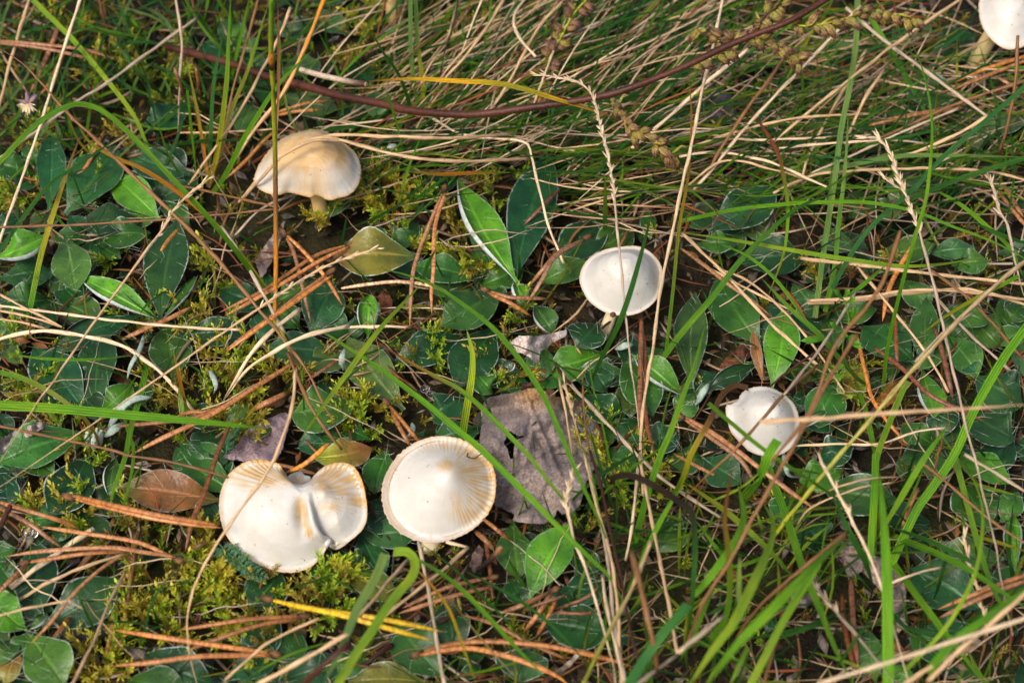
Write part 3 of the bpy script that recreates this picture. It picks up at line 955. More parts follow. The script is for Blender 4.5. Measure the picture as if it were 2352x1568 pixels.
# ------------------------------------------------------------------ hawkweed rosettes:   centre | label ; base > tip, width, colour, flags
ROS = """
370,737 | hawkweed rosette with tall dark leaf and pale rolled leaves beside it
 367,738>408,503 95 d h
 365,735>178,635 66 v hL
 372,735>455,632 34 m hB
 378,742>400,866 98 m
 325,722>113,808 70 d R
 402,770>577,757 66 d
235,950 | broad hawkweed rosette around the woolly white bud
 216,948>237,752 88 d
 195,945>76,795 108 d z
 228,950>302,880 62 v h
 240,960>362,886 46 m z
 200,992>-6,1062 96 m z
150,545 | hawkweed rosette near the left edge with one leaf pointing straight down
 150,540>174,672 90 m h
 -12,596>108,542 82 v hR
 -5,640>130,626 66 d z
 345,534>231,545 66 m
 120,640>195,712 64 d z
120,480 | dark blurred hawkweed rosette below the crossing blades in the far left
 112,482>118,302 66 d
 150,492>264,333 108 d
 -30,525>50,500 46 d
365,505 | hawkweed rosette with a bright small leaf left of the jointed culm
 368,505>254,400 78 v
 330,505>184,512 70 d
 442,402>292,354 78 d
 420,420>380,330 70 d z
440,238 | single far hawkweed leaf poking out under the dark branch
 442,238>330,286 66 d
580,232 | small far hawkweed rosette behind the jointed culm
 582,232>545,306 58 m
 640,215>780,250 60 a z
 636,78>735,52 52 d z
 640,160>735,140 52 a
1185,650 | star-shaped hawkweed rosette of long upright leaves in the middle
 1187,648>1050,412 92 v hL
 1180,645>1264,344 108 d h
 1105,640>944,610 62 m
 1152,662>1012,750 98 m h
 1232,652>1356,598 58 m
 1270,612>1388,500 92 d z
 1350,585>1453,520 76 m z
 1185,648>1199,698 54 v hB
 1140,640>1080,500 44 a z
1090,745 | low hawkweed rosette behind the clipped upright blade
 900,832>1056,772 86 d
 928,942>797,773 100 a
 1138,745>1046,892 108 d
 1090,850>1132,902 56 m
 1110,985>985,1015 62 d z
 1060,910>990,960 80 d z
760,765 | hawkweed rosette of broad leaves left of the clipped upright blade
 712,770>764,648 98 d
 845,776>850,676 70 v hB
 782,812>605,800 76 d
 816,922>668,950 106 m
 792,995>682,1030 70 d z
 800,1010>720,1000 50 m z
1390,805 | hawkweed rosette beneath the smooth ivory mushroom
 1392,806>1254,850 84 v
 1376,742>1324,797 84 d
 1432,816>1500,958 88 m
 1572,912>1454,815 70 v hL
 1225,698>1272,768 60 m R
 1482,962>1418,1015 82 d z
 1360,830>1395,900 62 d z
 1320,905>1440,960 70 d z
63,1450 | lower left hawkweed rosette with a folded pale leaf at its heart
 70,1440>86,1240 98 d
 98,1440>273,1325 112 d
 63,1456>148,1575 118 m h
 62,1446>-45,1362 96 v h
 52,1460>-32,1520 50 m
 36,1490>8,1570 52 uq
 68,1446>108,1406 30 a hB
-30,1275 | hawkweed leaf tip coming in from the left margin
 -30,1280>36,1260 48 m
205,1050 | hawkweed rosette right under the woolly white bud
 206,1042>112,1184 108 d
 266,1046>250,1140 50 mR
 10,1082>20,1172 62 d
 60,1110>-30,1050 70 d z
505,1150 | hawkweed rosette with one purple-spotted yellowing leaf
 512,1150>271,1117 96 quuq h
 548,1135>412,1050 74 m
 562,1100>410,1015 66 m z
640,1300 | dark hawkweed leaves tucked below the split mushroom
 640,1302>580,1404 96 d
 640,1395>560,1520 90 d z
 690,1260>770,1310 74 d z
480,1560 | hawkweed rosette cut by the bottom edge
 500,1575>335,1500 110 d
 450,1600>290,1560 90 m
 520,1560>640,1500 70 d z
830,1080 | hawkweed rosette between the split and the round white mushroom
 890,1032>858,1134 78 m
 842,1150>912,1250 72 d
 715,1052>855,1028 72 xu
 852,1010>740,965 60 m z
1215,1370 | hawkweed pair with one leaf bearing yellow blotches
 1178,1196>1190,1332 88 m
 1215,1375>1310,1202 102 v h
 1210,1390>1170,1328 56 d z
 1325,1240>1370,1330 58 d
 1290,1390>1385,1330 76 d z
1240,1430 | wide dark hawkweed leaves under the broken brown needles
 1238,1422>1404,1454 106 d
 1330,1400>1275,1345 60 d
 1190,1570>1210,1490 120 d
1030,1560 | hawkweed rosette under the bright yellow needle pair
 1022,1560>904,1428 112 m
 1042,1510>1022,1382 92 d
 985,1565>800,1565 76 q
 770,1560>830,1495 60 m
 785,1312>922,1372 66 q z
 784,1300>860,1285 60 m z
1560,1160 | hawkweed rosette behind the dark hooked blade
 1562,1180>1508,1268 94 m
 1540,1040>1612,1050 78 m z
 1610,1050>1702,1110 84 d
 1470,1020>1560,1000 74 d z
1590,880 | long hawkweed leaf standing left of the big oval leaf
 1590,892>1597,670 78 a
 1600,900>1545,960 60 m z
1740,785 | hawkweed rosette with big oval leaf behind the lopsided mushroom
 1748,796>1646,634 108 m
 1772,892>1802,706 82 v h
 1752,880>1728,755 30 u hR
 1742,832>1625,895 48 d hR
 1750,790>1790,690 60 d z
1625,900 | pale hairy hawkweed leaf stub left of the lopsided mushroom
 1590,932>1630,872 26 a hB
1850,985 | hawkweed rosette right of the lopsided white mushroom
 1852,992>1922,880 92 m
 1925,925>1990,840 66 x
 1838,988>1902,942 30 m hB
 1880,1115>2062,1148 96 m
 1935,1078>1835,1105 76 v
 1830,1132>1786,1202 82 m
 1960,1020>1880,1050 70 d z
2100,835 | hawkweed rosette behind the long yellow stem in the right half
 2102,832>1984,748 96 m
 2118,850>2147,962 72 v R
 2172,768>2247,867 74 m
 2132,850>2128,680 66 m
 2172,700>2272,742 54 m
 2240,862>2350,930 100 d z
 2215,940>2332,1010 88 d
2130,585 | far hawkweed rosette under the long level blade
 2128,582>2242,570 48 a
 2005,590>2150,560 60 m
 1970,562>1880,545 58 a
 2185,610>2270,600 56 m
 1692,602>1852,590 88 d
 2070,640>2140,710 64 m z
 1820,650>1880,720 60 a z
 2310,740>2352,690 66 m
1640,520 | dark glossy hawkweed leaf low behind the brown jointed stem
 1626,532>1784,428 96 d h
 1700,540>1660,500 50 d z
 1600,560>1690,560 44 m
2220,230 | blurred hawkweed rosette below the half-seen corner mushroom
 2220,232>2060,188 78 a
 2252,347>2230,252 90 a
 1930,292>1848,298 60 a
 2030,346>2085,330 46 a
 2040,472>2102,398 78 a
 2020,500>2060,470 60 a
 1950,500>1995,440 70 m z
 1845,200>1960,180 86 d z
 2140,120>2240,80 70 d z
 2350,260>2290,300 56 a
 1960,90>1860,110 70 a z
1290,130 | pale blurred hawkweed leaves in the far thatch
 1290,132>1174,64 64 a
 1012,252>1032,168 78 a
 1000,257>1078,234 44 a
 872,282>858,208 58 a
 784,240>850,270 70 d z
 1037,62>973,45 46 m
 900,360>880,335 40 a z
1380,-10 | far hawkweed rosette at the top edge
 1380,60>1340,10 70 v
 1560,30>1480,60 76 a
 2352,60>2290,10 50 a
2310,1290 | white-rimmed hawkweed rosette in the lower right
 2270,1222>2207,1112 104 m
 2312,1282>2154,1255 72 a
 2254,1402>2086,1306 124 d
 2312,1402>2332,1298 92 m
 2332,1312>2328,1178 60 v hB
 2332,1112>2200,1048 66 v
 2300,1200>2340,1130 60 m
2010,1570 | small hawkweed leaves between the two ribbed upright blades
 2012,1570>1994,1444 58 m
 2060,1575>2080,1524 50 v
 2100,1440>2150,1490 76 m z
 2180,1520>2130,1470 74 d z
 2120,1440>2230,1450 70 d
 1880,1260>1850,1190 90 d z
2215,700 | hawkweed leaves low against the right margin
 2300,800>2230,720 80 m z
 2330,1000>2260,1090 80 d z
 2200,900>2140,1010 70 d z
"""
def read_rosettes():
    cur = None
    items = []
    for ln in ROS.strip('\n').split('\n'):
        if not ln.startswith(' '):
            c, lab = ln.split('|')
            cur = (tuple(float(x) for x in c.split(',')), lab.strip(), [])
            items.append(cur)
        else:
            f = ln.split()
            b, t = f[0].split('>')
            fl = f[3] if len(f) > 3 else ''
            col = ''.join(ch for ch in f[2] if ch not in 'LRB')
            fl2 = (f[3] if len(f) > 3 else '') + ''.join(ch for ch in f[2] if ch in 'LRB')
            cur[2].append((tuple(float(x) for x in b.split(',')), tuple(float(x) for x in t.split(',')), float(f[1]), col, fl2))
    for c, lab, lv in items:
        rosette(c, lv, lab, 6.0, 1.0 if c[1] > 420 else .35)
read_rosettes()

# ------------------------------------------------------------------ grass blades: taper colour width z0,zm,z1 | points
BLADES = """
> l 12 28,24,6 | 75,0 170,95 250,190 310,270 345,350 385,418
= g 12 60,72,14 | -10,384 80,290 150,247 195,241 250,265 320,330 400,415 470,490 545,580 625,690
> G 10 20,40,62 | -10,590 40,520 110,430 180,380 245,335 284,307
~ yoy 12 16,22,10 | 165,250 200,320 260,360 330,390 420,450 500,520 560,590 625,675
< gy 12 70,44,6 | 530,-8 525,100 520,200 500,350 478,425
< t 9 58,36,6 | 517,58 503,125 490,200 483,340 478,400
< gb 10 66,36,6 | 617,8 570,160 530,260 500,380 478,430
< g 12 72,48,6 | 718,115 640,195 590,270 555,330 520,400 488,445
> g 6 52,30,6 | 430,207 440,300 452,415
< yo 8 46,26,6 | 426,130 450,240 465,330 480,425
< g 5 40,25,8 | 362,282 385,350 412,402
< byg 13 44,26,8 | 187,308 170,350 150,407 113,520 93,590 77,666 66,725
~ t 6 26,30,12 | 235,45 170,120 140,190 100,300
< g 8 60,40,14 | 573,-5 553,83 533,173
~ t 7 12,24,12 | 228,122 277,103 320,97 370,100 440,99
~ g 6 30,24,6 | 150,20 210,60 330,90 400,120
~ G 7 14,20,10 | 60,200 130,230 210,240 300,250
< G 8 66,44,10 | 846,60 880,120 915,170 935,220 945,260 949,312
< g 10 62,40,12 | 885,205 905,270 918,320 926,357
= L 10 56,34,10 | 943,-8 943,30 945,130 955,210 965,250
= Ly 10 54,32,10 | 954,-8 962,120 970,180 973,252
> G 13 16,22,14 | 700,305 785,294 850,286 910,299
< G 4 34,20,6 | 868,378 874,440 890,490
< G 5 34,24,12 | 1069,262 1060,320 1037,363 967,384
> G 4 22,30,30 | 1060,308 1150,343 1250,363 1332,369
> G 5 24,30,24 | 1064,303 1184,293 1284,263 1386,236
~ gog 10 24,30,26 | 910,388 1000,400 1084,398 1177,396
~ G 8 36,28,12 | 1575,222 1510,270 1450,317 1384,383 1317,450
< ygg 10 52,34,8 | 1391,403 1391,470 1390,535
< G 5 60,38,10 | 1430,-8 1400,63 1370,150 1357,213 1345,320 1322,450
~ G 6 20,36,40 | 1180,120 1300,100 1450,40 1570,15
= L 13 42,30,12 | 1969,-10 1965,100 1951,200 1931,300 1918,400 1900,520 1885,622 1871,730
< Lg 11 40,28,10 | 1948,258 1945,333 1938,417 1925,520 1918,606 1895,716
> gG 13 26,22,8 | 1985,20 2051,127 2101,213 2135,277 2178,340
< g 9 96,80,12 | 2087,84 2118,157 2138,253 2140,333 2128,450 2108,522 2075,640 2040,790 2028,895
= t 11 70,44,10 | 2365,190 2251,290 2168,360 2100,433 2001,522 1940,610 1893,705
> L 11 18,30,36 | 1795,430 1901,393 2035,363 2135,357 2365,361
= G 12 20,34,38 | 2080,465 2135,440 2218,407 2365,360
> g 9 20,44,48 | 1562,509 1685,483 1801,470 1901,465 2001,467 2101,487 2185,520 2290,560 2400,620
> gG 14 8,40,70 | 1480,880 1560,772 1635,685 1700,600 1775,525 1835,477 1901,450 1952,439
< og 8 54,40,10 | 1581,158 1588,267 1581,400 1560,522 1545,672 1528,820
~ brgy 10 18,34,10 | 1676,190 1741,277 1785,350 1798,400 1808,460 1808,522 1798,589 1763,684
~ g 12 24,30,20 | 2125,425 2201,467 2268,522 2320,570 2352,640
> G 5 24,32,28 | 1560,254 1701,237 1818,217 1906,210
> gb 5 26,30,22 | 1566,423 1618,463 1673,516
~ G 6 30,24,12 | 2250,76 2170,97 2105,125
~ yo 7 28,24,10 | 1668,258 1630,315 1586,375
~ G 9 50,48,20 | 2233,356 2178,370 2135,393 2083,442
~ t 8 20,26,20 | 1880,150 1990,120 2110,60 2230,20
> g 22 44,48,58 | -20,930 133,939 267,951 433,966 567,979 618,983
> gyb 12 26,32,12 | -10,855 50,869 117,902 173,942 200,969 220,999 236,1050
~ g 8 26,30,26 | 3,806 83,822 200,826 305,816
> g 14 16,24,18 | 338,828 323,905 303,972 287,1050 260,1128 249,1182
~ g 9 12,24,20 | 332,837 293,896 283,939 293,989 307,1036 293,1128 256,1232
< yog 9 36,24,10 | 396,800 410,856 420,906 431,952
~ L 15 14,18,10 | 411,880 417,939 421,985
~ l 14 44,46,46 | 972,648 867,762 784,876 733,946 687,1014
< G 9 64,54,45 | 1003,570 984,606 970,650
~ g 14 40,62,30 | 869,616 934,632 1001,659 1067,702 1134,756 1201,836 1251,916 1284,989 1311,1053 1344,1128 1384,1215 1405,1295
~ g 17 28,52,34 | 700,735 784,789 884,856 984,932 1051,989 1100,1029 1201,1128 1284,1212 1351,1278 1401,1328 1450,1420
~ rgg 13 24,36,24 | 848,773 917,819 1001,866 1051,893 1101,933 1151,983 1211,1045 1251,1095 1301,1158 1340,1215
< l 18 48,34,8 | 1071,755 1084,806 1084,856 1074,922 1061,1000
~ G 5 34,38,20 | 1109,775 1201,799 1284,839 1351,896 1401,962 1440,1050
< G 4 36,28,12 | 1251,775 1261,839 1294,916 1340,1010
< g 5 30,24,10 | 1351,795 1358,870 1384,980 1400,1060
~ G 15 62,60,10 | 1498,485 1471,589 1444,682 1417,752 1377,832 1342,916
< g 15 66,44,10 | 1623,733 1595,839 1566,915 1541,989 1515,1050 1484,1145 1453,1265
~ g 5 46,30,10 | 1552,862 1528,942 1510,1050
~ l 12 40,44,44 | 1555,533 1668,549 1801,572 1935,594 2068,611 2168,606 2260,590
~ g 9 40,46,34 | 1641,556 1718,589 1785,646 1851,736 1877,765
~ gG 14 46,40,12 | 1747,637 1818,712 1875,762 1918,812 1951,849 1978,876 2037,903
= g 20 56,40,14 | 2365,740 2301,829 2235,946 2191,1045 2135,1128 2101,1178 2044,1300
~ g 15 14,20,10 | 1960,868 1985,932 2011,1045 2020,1080
= lg 14 36,30,20 | 2083,874 2051,949 2015,1045 2011,1100 2005,1270
~ gl 17 60,50,24 | 2184,968 2128,1045 2068,1145 2012,1242
> g 10 56,58,22 | 1627,926 1685,976 1765,1040 1918,1142 1963,1188
= g 22 62,54,26 | 1786,1011 1765,1045 1741,1102 1708,1145
= bbyg 13 30,52,10 | 1718,892 1685,886 1655,912 1635,956 1588,1042 1568,1100 1536,1160
< yg 10 24,40,50 | 2114,770 2168,729 2235,689 2340,634
~ G 12 34,34,30 | 2240,512 2300,540 2365,562
~ gG 12 30,26,10 | 2036,608 1968,666 1900,717
< g 5 20,22,8 | 247,1310 247,1352 263,1422 292,1500
< G 6 34,26,8 | 424,1290 383,1332 350,1385 333,1445 322,1484
~ g 4 22,24,20 | 480,1244 450,1262 420,1288
~ G 6 34,30,20 | 790,1311 717,1335 632,1363
~ g 4 20,18,8 | 270,1330 267,1440 256,1526
> G 10 26,24,18 | -6,1330 15,1350 38,1370
~ g 7 40,44,30 | 800,1462 667,1502 560,1560
> L 21 60,66,70 | 884,1272 861,1328 817,1405 784,1488 740,1575
= l 21 54,66,72 | 905,1268 937,1268 954,1292 944,1328 901,1378 857,1445 811,1512 770,1580
~ g 13 24,46,50 | 908,1262 984,1298 1051,1345 1117,1412 1184,1485 1257,1558
~ G 8 22,34,30 | 970,1250 1034,1298 1101,1362 1167,1428 1220,1492
~ G 9 26,40,36 | 1055,1304 1134,1345 1217,1395 1284,1452 1360,1536
~ oYy 8 24,48,50 | 932,1283 984,1335 1031,1398 1061,1478 1096,1575
~ ys 5 24,38,36 | 1021,1360 1084,1440 1150,1518 1200,1570
~ g 15 50,40,10 | 1568,1110 1517,1195 1477,1278 1435,1364
= t 23 84,80,70 | 1580,1388 1567,1405 1501,1485 1440,1580
~ g 7 20,30,28 | 784,1308 867,1322 944,1339
~ G 6 18,22,20 | 760,1322 784,1338 826,1366
< G 5 44,30,10 | 1397,1078 1417,1145 1411,1278
< g 5 40,30,10 | 1351,1045 1372,1150 1395,1290
> g 18 20,44,56 | 1763,1070 1768,1085 1808,1195 1845,1308 1885,1405 1921,1495 1962,1575
= g 16 36,34,26 | 2012,1042 2008,1145 1998,1295
< g 26 70,66,50 | 2020,1084 2031,1212 2038,1345 2041,1575
~ g 26 100,112,96 | 1945,1230 1885,1285 1835,1335 1768,1405 1695,1478 1622,1575
= gl 18 76,70,60 | 1878,1292 1868,1312 1801,1422 1755,1512 1722,1575
~ l 26 60,84,76 | 1753,1155 1775,1195 1771,1245 1735,1328 1685,1428 1635,1495 1582,1575
~ g 22 40,62,44 | 1694,1110 1708,1178 1695,1232 1651,1298 1601,1362 1560,1405
< rg 14 90,70,40 | 1682,1070 1665,1185 1671,1245 1678,1345 1665,1422 1632,1466
~ L 14 82,72,50 | 1699,1273 1698,1362 1702,1434
> kkGG 15 40,70,40 | 1406,1112 1412,1096 1451,1093 1501,1115 1567,1158 1588,1178 1596,1245 1590,1378 1573,1490
~ G 17 40,36,14 | 1920,1146 1945,1212 1985,1285 2007,1350
> g 15 16,40,50 | 2049,1233 2135,1265 2218,1305 2285,1348 2365,1402
~ G 13 18,34,30 | 2033,1206 2135,1242 2235,1292 2304,1338
> g 16 20,34,40 | 2053,1296 2101,1362 2151,1428 2218,1512 2266,1575
> lg 14 24,34,40 | 2190,1040 2218,1145 2241,1232 2255,1278 2285,1362 2340,1450
< l 10 50,60,40 | 2226,1076 2255,1162 2251,1262 2228,1345 2168,1445 2082,1535
> t 10 20,30,36 | 2046,1403 2085,1442 2151,1455 2253,1454
= g 19 96,100,90 | 2365,1354 2268,1418 2201,1465 2130,1542
~ G 10 74,70,60 | 2006,1416 1968,1465 1916,1540
~ G 11 20,30,22 | 1967,1388 1901,1418 1818,1448 1700,1469
> l 11 60,62,60 | 1718,1485 1698,1526 1676,1575
~ yg 16 26,40,26 | 1566,1103 1651,1162 1718,1218 1775,1272 1825,1330
~ l 4 30,32,24 | 1922,1202 1861,1208 1780,1254
~ y 10 24,26,20 | 2365,1268 2268,1238 2200,1221
~ g 18 50,60,50 | 1648,1326 1615,1398 1588,1462 1560,1520
~ G 12 24,30,20 | 1780,1470 1860,1440 1940,1420
~ l 8 40,50,50 | 1690,1475 1640,1540 1620,1575
~ G 8 20,26,18 | 1640,1250 1720,1240 1800,1180
~ g 6 30,26,10 | 1905,1180 1892,1240 1880,1330
~ G 7 14,22,18 | 1700,1440 1760,1400 1880,1385
"""
ROW = []
def read(block, fn):
    for ln in block.strip('\n').split('\n'):
        a, b = ln.split('|')
        f = a.split()
        pts = [tuple(float(v) for v in p.split(',')) for p in b.split()]
        fn(f, pts)
read(BLADES, lambda f, p: blade(f, p, f[0], f[1], float(f[2]), tuple(float(x) for x in f[3].split(','))))

# ------------------------------------------------------------------ dry stems (last field: spikelets from,to,step mm,size mm)
STRAWS = """
= e 8 26,30,34 | 450,43 333,127 233,200 167,240 0,363 -20,378
~ b 11 60,44,14 | -10,104 67,160 143,247 233,333 333,430 430,522 500,596 583,696 633,756 677,812 710,859 740,922 784,1005 806,1065
= w 7 40,34,30 | 187,-8 143,123 100,263 60,383 10,522 -10,580
= s 8 26,26,26 | 70,-8 30,120 -6,260
> s 6 66,50,44 0,.22,2.6,4.2 | 476,413 430,450 393,490 377,522 343,566 283,649 233,716 180,792 117,882 67,952 10,1045 -20,1090
> s 6 60,44,34 0,.30,3.0,4.2 | 864,571 784,597 733,619 667,659 627,686 583,716 500,772 417,832 333,889 233,959 107,1045 -10,1124
= b 6 36,40,46 | -8,522 200,515 433,500 632,480
= b 6 44,32,18 | 630,475 467,437 377,420
> e 6 40,24,18 | 403,-8 417,93 412,200 409,307
= s 5 18,20,22 | 409,305 500,304 629,297
= s 7 46,34,12 | 667,18 640,87 567,227 513,313 433,424
= b 6 44,30,12 | 594,-8 567,97 540,187 515,300
= os 9 50,36,10 | 747,-8 697,117 650,213 583,300 530,382
= s 9 22,46,14 | 1217,365 1050,370 917,357 784,322 733,317 683,330 633,363 593,410 545,470
= s 9 24,48,18 | 1184,306 1050,317 884,313 784,310 720,320 650,350 598,398
= s 9 20,47,16 | 900,352 800,326 733,322 690,334 640,366 598,412 560,455
= w 6 26,30,22 | 984,266 1067,310 1200,325 1221,360 1234,417 1251,483 1261,522 1295,606
> e 6 64,64,16 0,.46,2.4,4.6 | 1234,172 1301,182 1334,192 1357,213 1371,253 1384,310 1397,360 1407,417 1414,483 1417,522 1424,589 1431,655 1437,722 1447,822 1461,922 1474,1045 1481,1105
= ws 8 46,46,12 | 1662,-8 1635,117 1611,217 1585,350 1568,417 1547,522 1531,596 1514,682 1501,789 1477,939 1471,1045 1478,1135
= w 8 44,36,20 | 1977,14 1868,130 1768,233 1701,307 1635,390 1585,446
= s 8 40,38,22 | 2209,-4 2068,93 1951,183 1858,257 1773,329
= b 8 42,34,18 | 1803,130 1755,200 1711,257 1651,350 1598,447
= w 9 34,32,28 | 1717,114 1635,180 1568,240 1500,300 1451,341
= e 9 38,34,34 | 1943,18 2018,83 2135,170 2267,267
= s 8 34,30,24 | 2267,267 2201,307 2101,350 2066,361
= b 8 40,30,22 | 2365,182 2201,237 2068,297 1983,334
= s 7 22,26,34 | 1776,444 1868,403 2001,390 2135,387 2268,393 2365,416
> e 7 62,50,40 0,.24,2.4,5.5 | 1995,317 2018,320 2045,350 2058,390 2075,433 2091,473 2108,522 2135,616 2155,696 2175,789 2201,899 2221,989 2238,1045 2261,1145 2285,1245 2305,1362 2326,1458
> e 5 50,48,44 0,.8,2.0,5.0 | 2036,412 2055,425 2075,440 2086,462
= s 8 22,38,36 | 1566,535 1668,632 1768,739 1877,838
> b 8 36,58,26 | 1877,838 1801,906 1718,999 1675,1045 1620,1095 1560,1155
= e 7 40,46,56 | 1966,670 1918,749 1868,822 1801,906
= sy 11 40,60,28 | 2365,592 2285,656 2201,736 2085,862 2001,962 1928,1045 1818,1178 1779,1231
= e 6 42,44,40 | 2237,717 2168,762 2101,832
= b 7 30,34,36 | 2133,617 2201,666 2251,709 2365,842
> s 11 120,122,124 | 1745,968 1868,962 2001,951 2201,939 2370,928
= s 9 14,24,22 | 1856,697 1968,689 2101,672 2235,666 2365,702
= s 8 18,28,24 | 1856,690 1968,684 2101,666 2235,672 2365,690
= s 9 18,24,30 | 1839,593 2001,612 2168,632 2365,653
= b 9 110,102,90 | 2068,530 2018,666 1918,796 1861,942 1776,1055
= b 9 104,98,60 | 1969,767 1901,876 1851,972 1811,1045 1735,1178 1678,1285 1618,1378 1576,1485
= w 6 16,22,24 | 1822,1024 1918,1019 2018,1019 2101,992 2170,982
> s 8 60,52,20 | 679,850 670,939 633,1045 600,1105 550,1172 500,1245 457,1322 437,1378 430,1445 437,1512 455,1575
= b 7 24,30,26 | -10,976 133,1006 267,1036 290,1045 400,1062 525,1096
= s 7 16,40,50 | 289,1310 250,1385 217,1468 164,1575
= s 6 40,42,44 | -10,1414 83,1392 157,1378
= w 5 44,42,40 | 157,1378 190,1397
= s 9 14,22,20 | 38,1379 150,1318 285,1271
= w 14 14,16,16 | -8,1372 100,1292 215,1213
= b 13 6,10,10 | 242,1522 260,1428 293,1295 318,1222
= b 15 5,8,8 | 182,1304 230,1245 265,1193
= N 12 7,12,12 | 60,1560 110,1480 160,1420
= b 10 8,12,14 | 284,1440 300,1330 312,1240
= s 7 28,44,54 | 517,1560 617,1475 730,1420
= s 11 60,66,70 | 590,1573 700,1512 800,1455
= p 15 74,84,86 | 690,1575 740,1530 800,1476
= w 8 26,40,52 | 961,1243 977,1318 991,1395 1007,1495 1022,1575
= s 9 26,30,30 | 1075,1257 1017,1308 884,1413
= w 8 24,26,26 | 1075,1257 1050,1250 1025,1243
= s 8 34,44,50 | 936,1284 861,1372 816,1424
= s 8 20,40,40 | 1342,1040 1371,1162 1401,1272 1417,1378 1428,1575
> w 7 44,46,44 0,.26,2.4,5 | 1318,1085 1301,1142 1317,1232 1351,1322 1401,1498 1415,1570
= s 8 30,44,52 | 1469,1045 1487,1145 1511,1262 1534,1378 1556,1500
= w 7 20,34,26 | 1467,1065 1451,1212 1437,1285
= w 8 26,40,50 | 1384,1320 1394,1395 1437,1575
= sy 10 52,60,70 | 1496,1240 1451,1352 1384,1478 1338,1575
= w 9 50,64,66 | 1555,1504 1505,1540 1455,1578
= p 7 40,50,46 | 1356,1035 1384,1128 1401,1218 1427,1328 1444,1428 1480,1575
= e 8 16,34,32 | 1352,1060 1378,1190 1398,1300 1410,1420 1436,1560
= b 13 80,86,70 | 1450,1265 1471,1345 1501,1478 1510,1540
= e 9 16,24,14 | 1274,832 1317,889 1367,942 1417,996 1464,1045 1517,1095 1568,1132 1655,1188
= s 6 30,26,10 | 1284,868 1301,956 1317,1050
> s 6 40,30,10 0,.5,2.4,4 | 1297,880 1317,956 1344,1052
= b 4 34,28,10 | 1337,860 1344,972 1358,1060
= w 10 18,26,8 | -8,781 67,762 150,764 267,789 333,826 400,886 452,955
= w 7 16,28,26 | -8,701 133,719 267,736 433,752 552,757
= s 6 14,22,20 | -8,672 67,712 148,753
= s 6 12,20,18 | -8,712 67,727 146,752
= s 6 12,20,18 | -8,731 60,742 110,757
> w 11 30,34,8 | 800,748 700,772 633,806 567,849 511,925
> w 11 26,30,7 | 689,710 623,762 577,812 540,872 508,928
= e 9 26,30,18 | 508,520 550,582 600,666 633,729 655,765
= b 8 22,24,14 | 661,810 693,889 733,966 786,1033
= w 8 16,20,16 | 784,752 867,749 943,752
> w 7 66,60,50 .02,.40,4.4,4.6 | 1885,1060 1918,1118 1961,1202 2001,1285 2031,1368 2058,1462 2090,1575
> e 9 30,44,56 0,.4,3.4,6 | 1864,1333 1901,1382 1951,1438 1995,1492 2053,1566
= s 10 104,100,90 | 2370,1350 2268,1438 2201,1495 2131,1564
= w 10 108,104,98 | 2370,1415 2201,1468 2068,1512 1880,1569
= s 10 90,92,86 | 2242,1482 2150,1524 2068,1575
= b 7 60,64,64 | 1801,1426 1775,1500 1753,1575
= b 9 50,52,20 | 1947,1220 1851,1298 1751,1385 1690,1464
= w 10 90,86,80 | 1560,1497 1610,1456 1663,1413
> s 7 30,26,22 0,.9,3,5.4 | 2215,1238 2231,1305 2248,1362 2269,1460
> e 7 36,34,26 0,.4,3,5 | 2268,400 2285,443 2298,490 2315,522 2331,596 2355,695
= s 5 24,40,30 | 1865,1142 1935,1115 2001,1098 2070,1095
= s 5 24,34,30 | 1831,1203 1868,1162 1968,1122 2053,1107
= b 7 34,34,30 | 2119,1063 2168,1102 2268,1188 2362,1252
= w 6 26,28,26 | 2044,1339 2100,1318 2162,1301
= e 8 34,36,40 | 2216,1043 2280,1082 2365,1134
= b 8 60,44,20 | 2338,82 2331,200 2311,300 2294,352
= k 4 50,34,12 | 1052,-6 1044,53 1024,110 1011,173 1001,254
= w 7 50,42,34 | 1230,130 1195,90 1180,40 1210,-8
= s 7 40,36,20 | 1300,-6 1240,60 1200,130 1150,220 1090,300
= s 7 30,34,24 | 1160,-6 1120,60 1060,140 960,250
= w 6 24,28,20 | 1790,340 1900,330 2040,322 2130,330
= e 7 18,28,30 | 1860,400 1950,360 2080,300 2200,250
= s 7 26,22,16 | 1990,115 1870,330 1840,420
= s 8 30,30,20 | 2030,160 1985,230 1940,330
= w 7 24,28,28 | 1560,360 1640,350 1760,370 1900,430
= s 6 20,30,20 | 1575,430 1660,370 1760,385 1880,420
= s 7 22,30,24 | 1580,340 1700,300 1840,270 2000,262
= w 6 20,26,20 | 1590,300 1700,320 1850,318 2000,310
= e 6 14,20,16 | 690,440 600,480 540,540
= b 6 12,18,14 | 560,450 520,500 505,560
= s 6 20,26,20 | 1640,610 1740,660 1850,770 1940,900
= s 6 18,24,20 | 1600,600 1710,660 1835,720
= s 7 26,30,22 | 1968,610 2040,700 2120,800 2180,900
= e 7 22,26,22 | 2130,660 2220,760 2320,850
"""
def st(f, p):
    sp = tuple(float(x) for x in f[4].split(',')) if len(f) > 4 else None
    straw(p, f[0], f[1], float(f[2]), tuple(float(x) for x in f[3].split(',')), None, sp)
read(STRAWS, st)

